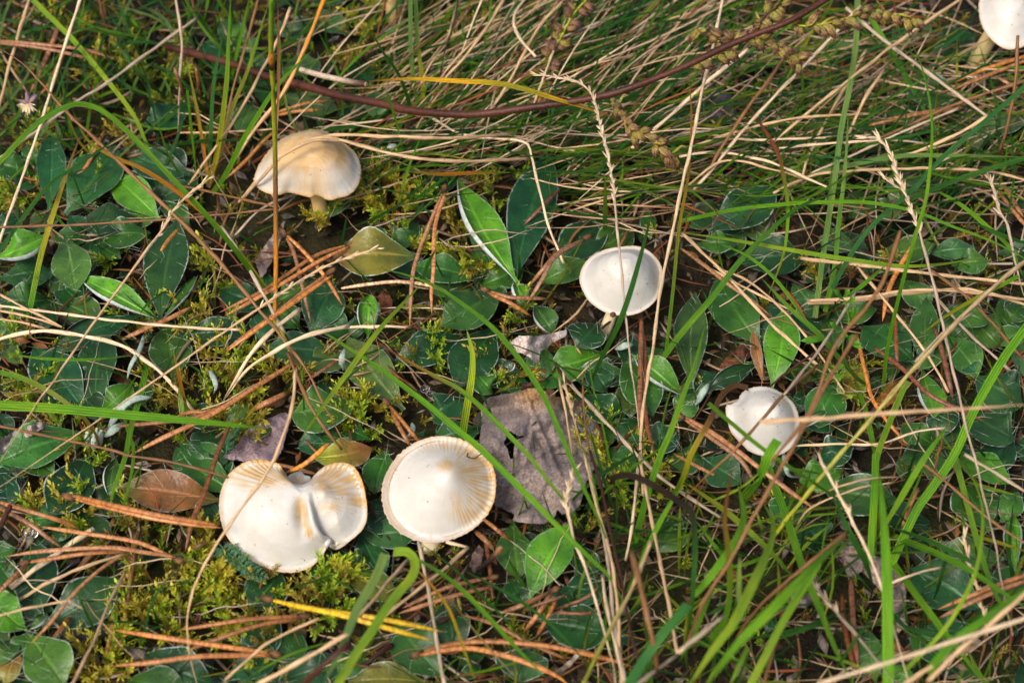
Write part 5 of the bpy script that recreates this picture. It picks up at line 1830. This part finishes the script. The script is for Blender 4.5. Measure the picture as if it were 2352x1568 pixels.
# ------------------------------------------------------------------ small things
def lump(center_px, z, r, squash, col, name, label, cat, mat, seed=0, rough=.35, seg=18, stretch=(1, 1, 1)):
    o0 = P(*center_px, z)
    th = np.linspace(0, 2 * math.pi, seg * 2, endpoint=False); ph = np.linspace(0, math.pi, seg)
    V = []
    for b in ph:
        for a in th:
            d = np.array([math.sin(b) * math.cos(a), math.sin(b) * math.sin(a), math.cos(b) * squash])
            k = 1 + rough * noise.noise(Vector((d * 1.8 + seed).tolist())) + rough * .5 * noise.noise(Vector((d * 5 + seed).tolist()))
            V.append(d * np.array(stretch) * r * k)
    na = seg * 2
    i = np.arange(seg - 1)[:, None] * na; j = np.arange(na)[None]; k = (j + 1) % na
    q = np.stack([i + j, i + na + j, i + na + k, i + k], -1).reshape(-1, 4)
    mb = MB(); mb.add(np.array(V), col, (0, 0, 0), q)
    o = link(name, mb.mesh(name, mat), None, o0)
    return tag(o, label, cat)
lump((1635, 252), 7, .0105, .7, (.075, .07, .08), "bark_fragment", "dark lichen-grey bark fragment half buried in straw under the far branch", "bark", M_BARK, 3, .5, 26, (1, 1.25, 1))
lump((1590, 300), 4, .0065, .6, (.055, .05, .055), "bark_fragment", "smaller black bark chip in front of the lichen-grey bark fragment", "bark", M_BARK, 7, .6, 18)
lump((415, 1318), 8, .0030, .8, (.05, .016, .010), "bark_fragment", "tiny dark red bark crumb at the foot of the needle sheath", "bark", M_BARK, 5, .6, 14)
lump((190, 1450), 5, .0075, .5, (.030, .026, .034), "bark_fragment", "dark bark scale hidden under straws right of the folded pale leaf", "bark", M_BARK, 9, .4, 16)
# woolly bud of the hawkweed
o0 = P(212, 1003, 12)
o = thing("hawkweed_bud", o0, "round woolly white hawkweed bud among dark leaves", "bud")
for (x, y, z, rx, ln) in ((200, 1008, 12, 15, 42), (216, 1012, 15, 15, 44), (232, 1004, 13, 13, 40), (222, 998, 17, 10, 30)):
    a = P(x + (215 - x) * .2, y + 18, z - 5); b = P(x, y - 14, z + 4)
    W, _ = spline([a, (a + b) / 2 + nrm(CAM - a) * .0012, b, b + np.array([0, -.0009, -.0004])], 10)
    mb = MB(); tube(mb, W, rx * .5 * mpp(a) * np.array([.5, .85, 1, 1.08, 1.1, 1.08, 1.0, .9, .75, .55, .15]), np.repeat([[.50, .56, .48]], 11, 0), 10)
    part("bract", mb, M_WOOL, o, True, o0)
for (pts, z, w, lab) in (([(250, 982), (262, 960), (285, 930), (310, 915), (350, 912)], (14, 24, 22), 24, "pale felted young leaf arching behind the woolly white bud"),
                         ([(240, 1000), (262, 985), (285, 970)], (12, 18, 14), 26, "pale felted leaf scroll beside the woolly white bud"),
                         ([(1598, 930), (1612, 905), (1628, 880)], (10, 18, 18), 20, "pale felted leaf tip left of the lopsided mushroom"),
                         ([(1800, 1040), (1804, 1065), (1812, 1090), (1832, 1096)], (16, 22, 12), 15, "white felted leaf edge hanging below the lopsided mushroom"),
                         ([(482, 850), (495, 880), (492, 905)], (16, 22, 14), 15, "curled white felted leaf edge amid the golden moss"),
                         ([(330, 770), (322, 800), (300, 840), (292, 872)], (16, 24, 16), 13, "white rolled leaf edge behind the drooping pale straw"),
                         ([(1415, 800), (1440, 792), (1455, 790)], (10, 15, 12), 22, "pale felted bud leaf below the smooth ivory mushroom"),
                         ([(940, 1000), (948, 985), (946, 970)], (8, 14, 14), 16, "tiny silvery leaf bud behind the round white mushroom"),
                         ([(985, 835), (782, 835)], (10, 12, 10), 10, ""),
                         ([(790, 850), (785, 825), (792, 800)], (10, 18, 16), 18, "pale felted leaf roll left of the broad grey green leaf")):
    if not lab: continue
    W = lift(pts, z, 12)
    mb = MB(); tube(mb, W, w * .4 * mpp(W[0]) * np.array([.5, .8, 1, 1.1, 1.1, 1.05, 1, 1, .95, .85, .7, .5, .2]), np.repeat([[.32, .40, .34]], 13, 0), 8, .5)
    o = link("felted_leaf", mb.mesh("felted_leaf", M_WOOL, True, W[0]), None, W[0]); tag(o, lab, "young leaf")
# dew
def drop(x, y, z, r, label):
    o0 = P(x, y, z)
    th = np.linspace(0, 2 * math.pi, 20, endpoint=False); ph = np.linspace(0, math.pi, 12)
    V = np.array([[math.sin(b) * math.cos(a), math.sin(b) * math.sin(a), math.cos(b) * .85] for b in ph for a in th]) * r
    i = np.arange(11)[:, None] * 20; j = np.arange(20)[None]; k = (j + 1) % 20
    mb = MB(); mb.add(V, (1, 1, 1), (0, 0, 0), np.stack([i + j, i + 20 + j, i + 20 + k, i + k], -1).reshape(-1, 4))
    tag(link("water_drop", mb.mesh("water_drop", M_DROP), None, o0), label, "water drop", "dew drops")
drop(1168, 840, 15, .0021, "round dew drop shining between moss tips above the big grey leaf")
drop(63, 1222, 10, .0019, "dew drop in the dark gap below the needles on the left")
drop(77, 1226, 9, .0014, "smaller dew drop touching its bigger neighbour on the left")
drop(1113, 897, 10, .0012, "tiny dew drop just left of the big grey leaf's upper edge")
drop(976, 893, 8, .0016, "pale dew drop under the broad leaf behind the round mushroom")
drop(990, 905, 8, .0014, "small dew drop beside the pale one behind the round mushroom")
drop(2149, 297, 14, .0013, "far blurred dew drop on the straw below the corner mushroom")
# withered flower at the left
o0 = P(66, 238, 26)
o = thing("withered_flower", o0, "withered pale flower head with dark purple tips on the far left", "flower")
mb = MB()
for k in range(40):
    d = nrm(np.array([random.gauss(-.1, .45), random.gauss(-.9, .4), random.gauss(-.1, .4)]))
    q, _ = spline([o0, o0 + d * .0025, o0 + d * random.uniform(.0035, .0055)], 4)
    ribbon(mb, q, 1.8, cols_for('ww', 5) * 1.2, '~')
part("pappus", mb, M_HAIR, o, False, o0)
mb = MB()
for k in range(12):
    d = nrm(np.array([random.gauss(.2, .6), random.gauss(.7, .4), random.gauss(.3, .4)]))
    spindle(mb, o0, o0 + d * random.uniform(.003, .0055), .0010, np.array([.28, .2, .22]), np.array([.09, .05, .06]), 5)
part("bract", mb, M_BUD, o, True, o0)
# dry flower head in the middle of the thatch
o0 = P(946, 326, 16)
o = thing("dry_flower_head", o0, "small dry brown flower head under the branch with shrivelled stalks above", "flower head")
mb = MB()
for k in range(9):
    d = nrm(np.array([random.gauss(0, .6), random.gauss(-.3, .6), random.uniform(0, .8)]))
    spindle(mb, o0 - d * .001, o0 + d * .0052, .0014, np.array([.24, .17, .07]), np.array([.10, .045, .04]), 6)
part("head", mb, M_BUD, o, True, o0)
mb = MB()
for k in range(7):
    q = lift([(935 + k * 5, 312), (925 + random.uniform(-20, 30), 290), (930 + random.uniform(-30, 40), random.uniform(255, 280))], (16, 24, 26), 8)
    tube(mb, q, 1.4 * mpp(q[0]), cols_for('bk', 9), 4)
part("withered_stalk", mb, M_STRAW, o, True, o0)
# twigs
W = lift([(690, 160), (740, 174), (800, 187), (840, 194)], (34, 36, 38), 18)
o = thing("cut_twig", W[-1], "grey cut twig end lying just above the purple brown branch", "twig")
mb = MB(); tube(mb, W, 6.5 * mpp(W[0]), cols_for('eep', 19) * .9, 10, 1, False); part("bark", mb, M_BRANCH, o, True, W[-1])
d = nrm(W[-1] - W[-2])
mb = MB(); tube(mb, np.array([W[-1] - d * .0008, W[-1] + d * .0002]), 5.9 * mpp(W[0]), cols_for('s', 2), 10); part("cut_face", mb, M_STRAW, o, False, W[-1])
for (pts, z, w, col, lab) in (([(1098, 1308), (1120, 1290), (1142, 1268), (1153, 1255)], (8, 16, 20), 14, 'kkb', "dark dead stub standing beside the yellow-blotched leaf"),
                              ([(830, 1532), (870, 1500), (900, 1480)], (10, 12, 10), 13, 'kp', "dark grey twig left of the big reddish needle pair"),
                              ([(980, 1440), (1030, 1418), (1080, 1390)], (9, 12, 12), 13, 'kp', "dark purple twig under the crossing green blades"),
                              ([(1330, 1500), (1300, 1530), (1250, 1566)], (10, 10, 12), 15, 'ep', "grey knotty twig under the reddish needle tips"),
                              ([(1310, 880), (1290, 860), (1275, 832)], (24, 24, 26), 9, 'pk', "short dark twig tip at the head of the grey slanting stem"),
                              ([(1250, 870), (1225, 880), (1198, 895)], (10, 12, 12), 12, 'bp', "brown twig just above the big grey leaf"),
                              ([(860, 1190), (852, 1172), (846, 1156)], (9, 11, 11), 11, 'kp', "small dark twig between the two large front mushrooms"),
                              ([(-10, 1232), (10, 1190), (24, 1160)], (24, 28, 30), 14, 'kp', "dark twig at the left margin above the dew drops"),
                              ([(1755, 960 - 60), (1800, 860), (1860, 818), (1895, 800)], (22, 34, 46), 6, 'pp', "thin purple stem running from the lopsided mushroom to the vetch"),
                              ([(2240, 960), (2200, 940), (2150, 930)], (8, 10, 8), 9, 'bp', "dark root below the right-hand hawkweed leaves")):
    W = lift(pts, z, 14)
    n = len(W)
    mb = MB(); tube(mb, W, w * .5 * mpp(W[0]) * (1 + .18 * np.sin(np.arange(n) * 1.7)) * np.linspace(.8, 1, n), cols_for(col, n), 8)
    tag(link("twig", mb.mesh("twig", M_BARK, True, W[0]), None, W[0]), lab, "twig", "dead twigs")
# dry hooked filament on the round mushroom
W = lift([(1075, 1040), (1073, 1047), (1080, 1051), (1092, 1052), (1100, 1045), (1110, 1041)], (33, 34, 29), 20)
mb = MB(); tube(mb, W, 1.6 * mpp(W[0]), cols_for('k', 21), 6)
tag(link("dry_filament", mb.mesh("dry_filament", M_STRAW, True, W[0]), None, W[0]), "tiny hooked dark filament stuck on the round mushroom's cap", "plant scrap")
lump((1408, 722), 27, .0010, .8, (.10, .035, .015), "dirt_speck", "tiny rust brown speck on the front rim of the ivory mushroom", "speck", M_BARK, 2, .4, 8)
# leafhopper
o0 = P(1052, 1392, 13)
o = thing("leafhopper", o0, "tiny black and yellow leafhopper on the dark leaves under the front blades", "insect")
for nm, a, b, r, c in (("body", (-.0006, .0032, .0004), (.0008, -.0014, .0004), .0009, (.02, .02, .015)), ("wing", (-.0002, .0028, .001), (.0012, -.0024, .0006), .0007, (.35, .32, .03)),
                       ("head", (-.0007, .0030, .0006), (-.0010, .0044, .0006), .0007, (.30, .30, .05))):
    mb = MB(); spindle(mb, np.array(a), np.array(b), r, np.array(c), np.array(c) * .5, 8, .5); part(nm, mb, M_BUD, o)
for s in (-1, 1):
    for k in range(3):
        mb = MB(); q, _ = spline([np.array([0, .0015 - k * .001, .0003]), np.array([s * .0012, .0018 - k * .0013, .0006]), np.array([s * .0018, .0018 - k * .0017, -.0008])], 5)
        tube(mb, q, .0001, cols_for('k', 6), 4); part("leg", mb, M_BUD, o)

# ------------------------------------------------------------------ the undergrowth between the traced things
RF = random.Random(21)
def rnd_px(x0, x1, y0, y1):
    return RF.uniform(x0, x1), RF.uniform(y0, y1)

def fill_strand(x, y, ang, ln, bend):
    d = np.array([math.cos(ang), -math.sin(ang) * .8])
    n = np.array([-d[1], d[0]])
    c = np.array([x, y])
    return [tuple(c - d * ln / 2), tuple(c + n * bend * ln), tuple(c + d * ln / 2)]

def thatch_density(x, y):
    """how thickly the dry thatch lies: a tussock behind the branch that thins to the right and the front"""
    a = math.exp(-((x - 1330) / 420) ** 2 - ((y - 190) / 260) ** 2)
    b = .5 * math.exp(-((x - 1900) / 480) ** 2 - ((y - 300) / 220) ** 2)
    return max(a, b)

IND, BULK = [], MB()
# tussock straw
cnt = 0
SING = 0
while cnt < 680:
    x, y = rnd_px(780, 2450, -120, 520)
    if RF.random() > thatch_density(x, y): continue
    if 1030 < x < 1310 and 340 < y: continue
    cnt += 1
    if x < 1650:
        ang = math.radians(RF.gauss(np.interp(y, [0, 200, 330, 430], [50, 38, 16, 4]), 19))
    else:
        ang = math.radians(RF.gauss(22, 32))
    ln = RF.uniform(140, 520)
    pts = fill_strand(x, y, ang, ln, RF.uniform(-.07, .07))
    z = RF.uniform(3, 28) * (1 if y < 330 else .7) * (1 if x < 1650 else .55)
    zs = (max(3, z + RF.uniform(-9, 9)), z + RF.uniform(0, 8), max(3, z + RF.uniform(-9, 9)))
    col = RF.choice(['s', 's', 'w', 'e', 's', 'w', 'sw', 'es', 'r', 'sb', 'b'])
    w = RF.uniform(3.0, 6.3)
    W = lift(pts, zs, 8)
    r = w * .5 * mpp(W[4])
    if SING < 150 and z > 14 and w > 3.8 and 0 < x < 2352 and y > 0:
        SING += 1
        mb = MB(); tube(mb, W, r * taper('~', 9), cols_for(col, 9) * RF.uniform(.75, 1.3), 6, .7, R=RF)
        o = link("thatch_straw", mb.mesh("thatch_straw", M_STRAW, True, W[0]), None, W[0])
        side = "left of the bark fragment" if x < 1560 else "right of the bark fragment"
        tag(o, describe("thatch straw", NAME[col[len(col) // 2]], pts), "dry grass", "straws of the tangled thatch " + side)
    else:
        tube(BULK, W, r * taper('~', 9), cols_for(col, 9) * RF.uniform(.65, 1.3), 4, .7, False, RF)
# thin pale straws tangled over the leaves
for k in range(230):
    x, y = rnd_px(-150, 2500, 250, 1650)
    if any(math.dist((x, y), m[1:3]) < m[3] * 1.7 for m in MARKS[:7]): continue
    pts = fill_strand(x, y, RF.choice((RF.gauss(.7, .5), RF.gauss(2.4, .6), RF.gauss(0, .3))), RF.uniform(90, 330), RF.uniform(-.1, .1))
    z = RF.uniform(8, 20)
    W = lift(pts, (RF.uniform(4, z), z + RF.uniform(0, 6), RF.uniform(4, 24)), 9)
    W = W + np.array([[noise.noise(Vector((i * .5, k * 3.1, c * 7))) for c in range(3)] for i in range(10)]) * .0011
    tube(BULK, W, RF.uniform(2.2, 4.6) * .5 * mpp(W[4]) * taper('~', 10), cols_for(RF.choice(['s', 'w', 'e', 'b', 'sw', 'sb', 'r']), 10) * RF.uniform(.7, 1.2), 4, .7, False, RF)
# loose litter straw over the whole floor
for k in range(1500):
    x, y = rnd_px(-250, 2600, -200, 1760)
    ang = RF.uniform(0, math.pi)
    ln = RF.uniform(50, 210)
    if 1350 < x < 2300 and y > 1180: ln *= 1.3
    pts = fill_strand(x, y, ang, ln, RF.uniform(-.09, .09))
    z = RF.uniform(2, 9)
    W = lift(pts, (z, z + RF.uniform(-1, 4), max(1.5, z + RF.uniform(-3, 3))), 6)
    col = RF.choice(['b', 'e', 'e', 's', 'b', 'N', 'k', 'r', 'be'])
    tube(BULK, W, RF.uniform(2.0, 5.0) * mpp(W[3]) * taper('~', 7), cols_for(col, 7) * RF.uniform(.5, 1.2), 4, .6, False, RF)
o = link("straw_litter", BULK.mesh("straw_litter", M_STRAW)); tag(o, "mat of dry straw and stalk litter over the ground", None, None, "stuff")

def near_cap(x, y, k=1.25):
    return any(math.dist((x, y), m[1:3]) < m[3] * k + 20 for m in MARKS[:6])

# fine green blades: the tussock and thin grass everywhere
GB = MB()
cnt = 0
GS = 0
while cnt < 820:
    x, y = rnd_px(850, 2450, -120, 480)
    if RF.random() > thatch_density(x, y): continue
    if (1030 < x < 1310 and 340 < y) or near_cap(x, y, 1.0): continue
    cnt += 1
    ang = math.radians(RF.gauss(np.interp(y, [0, 200, 330, 430], [52, 42, 24, 10]), 24)) if x < 1700 else math.radians(RF.gauss(30, 40))
    pts = fill_strand(x, y, ang, RF.uniform(140, 420), RF.uniform(-.08, .08))
    z = RF.uniform(6, 30)
    W = lift(pts, (max(3, z - 10), z, z + RF.uniform(-4, 12)), 8)
    ribbon(GB, W, RF.uniform(3.5, 7.5), cols_for(RF.choice(['g', 'G', 'g', 't', 'gy', 'G']), 9) * RF.uniform(.7, 1.2), '~', R=RF)
for k in range(820):
    x, y = rnd_px(-250, 2600, -200, 1760)
    if near_cap(x, y): continue
    ang = RF.gauss(math.pi / 2, .75)
    ln = RF.uniform(60, 230)
    pts = fill_strand(x, y, ang, ln, RF.uniform(-.12, .12))
    W = lift(pts, (3, RF.uniform(8, 24), RF.uniform(6, 34)), 8)
    ribbon(GB, W, RF.uniform(2.2, 6.5), cols_for(RF.choice(['g', 'G', 'g', 't', 'y', 'G']), 9) * RF.uniform(.6, 1.1), '>', R=RF)
for k in range(150):
    x, y = rnd_px(-60, 760, -100, 330)
    W = lift(fill_strand(x, y, RF.gauss(1.2, .8), RF.uniform(90, 300), RF.uniform(-.12, .12)), (4, RF.uniform(12, 26), RF.uniform(8, 30)), 8)
    ribbon(GB, W, RF.uniform(4, 8), cols_for(RF.choice(['g', 'G', 't', 'L', 'G']), 9) * RF.uniform(.6, 1.1), '>', R=RF)
for k in range(130):
    x, y = rnd_px(1350, 2352, 1080, 1640)
    if near_cap(x, y): continue
    W = lift(fill_strand(x, y, RF.gauss(1.1, .7), RF.uniform(120, 330), RF.uniform(-.1, .1)), (4, RF.uniform(12, 30), RF.uniform(8, 40)), 8)
    ribbon(GB, W, RF.uniform(4, 10), cols_for(RF.choice(['g', 'G', 'g', 'l', 'G', 'gy']), 9) * RF.uniform(.6, 1.1), '~', R=RF)
o = link("fine_grass", GB.mesh("fine_grass", M_BLADE)); tag(o, "fine thin grass growing through moss and litter", None, None, "stuff")

# moss carpet
MC = MB()
cnt = 0
while cnt < 1900:
    x, y = rnd_px(-250, 2600, -200, 1760)
    if near_cap(x, y, .9): continue
    k = .40 + .5 * noise.noise(Vector((x * .006, y * .006, 5)))
    if x < 820 and y < 480: k += .4
    if x > 1350 and y > 500: k -= .25
    if RF.random() > k: continue
    cnt += 1
    c0, c1 = RF.choice(MOSSV)
    f = RF.uniform(.5, 1.1)
    p = P(x, y, RF.uniform(0, 3))
    put_shoot(MC, RF.randrange(7), p, np.array([RF.gauss(0, .6), RF.gauss(0, .6), RF.uniform(.5, 1)]), RF.uniform(.0045, .009), np.array(c0) * f, np.array(c1) * f, RF)
o = link("moss_carpet", MC.mesh("moss_carpet", M_MOSS, False)); tag(o, "low carpet of feather moss between the leaves", None, None, "stuff")

# crumbs of bark, broken leaf and needle
CR = MB()
for k in range(5200):
    x, y = rnd_px(-250, 2600, -200, 1760)
    p = P(x, y, RF.uniform(.5, 5))
    s = RF.uniform(.0008, .0042)
    a = RF.uniform(0, 6.28)
    u = np.array([math.cos(a), math.sin(a), RF.uniform(-.4, .4)]) * s
    w = np.array([-math.sin(a), math.cos(a), RF.uniform(-.5, .5)]) * s * RF.uniform(.2, .6)
    v = np.array([p - u, p + w * RF.uniform(.5, 1.2), p + u * RF.uniform(.6, 1.1), p - w, p + np.array([0, 0, s * .35])])
    c = np.array(RF.choice([(.06, .032, .016), (.12, .07, .035), (.035, .02, .012), (.20, .14, .09), (.16, .07, .025), (.09, .075, .06), (.22, .18, .15)])) * RF.uniform(.6, 1.1)
    CR.add(v, c, (0, 0, 0), None, [(0, 1, 4), (1, 2, 4), (2, 3, 4), (3, 0, 4)])
o = link("litter_crumbs", CR.mesh("litter_crumbs", M_BARK, False)); tag(o, "crumbs of bark and broken leaf on the ground", None, None, "stuff")

# more hawkweed between the traced rosettes
RR = random.Random(5)
taken = []
k = 0
while k < 32:
    x, y = RR.uniform(-80, 2430), RR.uniform(60, 1620)
    if thatch_density(x, y) > (.62 if x < 1650 else .9) or any(math.dist((x, y), t) < 150 for t in taken): continue
    if any(math.dist((x, y), m[1:3]) < m[3] * .9 for m in MARKS[:7]) or (200 < x < 760 and 1240 < y < 1540) or (1330 < x < 2080 and 1130 < y): continue
    taken.append((x, y)); k += 1
    a0 = RR.uniform(0, 6.28)
    lv = []
    for j in range(RR.randint(4, 6)):
        a = a0 + j * 1.256 + RR.uniform(-.3, .3)
        ln = RR.uniform(85, 150) * np.interp(y, [0, 1568], [.75, 1.1])
        lv.append(((x, y), (x + math.cos(a) * ln, y + math.sin(a) * ln * .78), ln * RR.uniform(.44, .58), RR.choice('mmddda'), 'z'))
    rosette((x, y), lv, describe("hawkweed rosette", "low green", [(x, y)]), 3.5, .5)

# small round leaves low in the gaps
SL = MB()
for k in range(420):
    x, y = rnd_px(-200, 2550, -150, 1720)
    if thatch_density(x, y) > .5 and RF.random() < .7: continue
    if ((1350 < x < 2050 and y > 1150) or (180 < x < 760 and 1220 < y)) and RF.random() < .75: continue
    big = RF.random() < .4
    ln = RF.uniform(60, 130) if big else RF.uniform(16, 40)
    a = RF.uniform(0, 6.28)
    V, C, U, q, N = leaf_surface((x, y), (x + math.cos(a) * ln, y + math.sin(a) * ln * .75), ln * RF.uniform(.36, .52), (RF.uniform(1.5, 3), RF.uniform(2, 5)), RF.choice('ddmda'), '', 0, 1.5,
                                 RF.uniform(.45, .9), 7, R=RF)
    SL.add(V.reshape(-1, 3), C, U, q)
o = link("low_leaves", SL.mesh("low_leaves", M_LEAF)); tag(o, "small low leaves in the shade between the rosettes", None, None, "stuff")
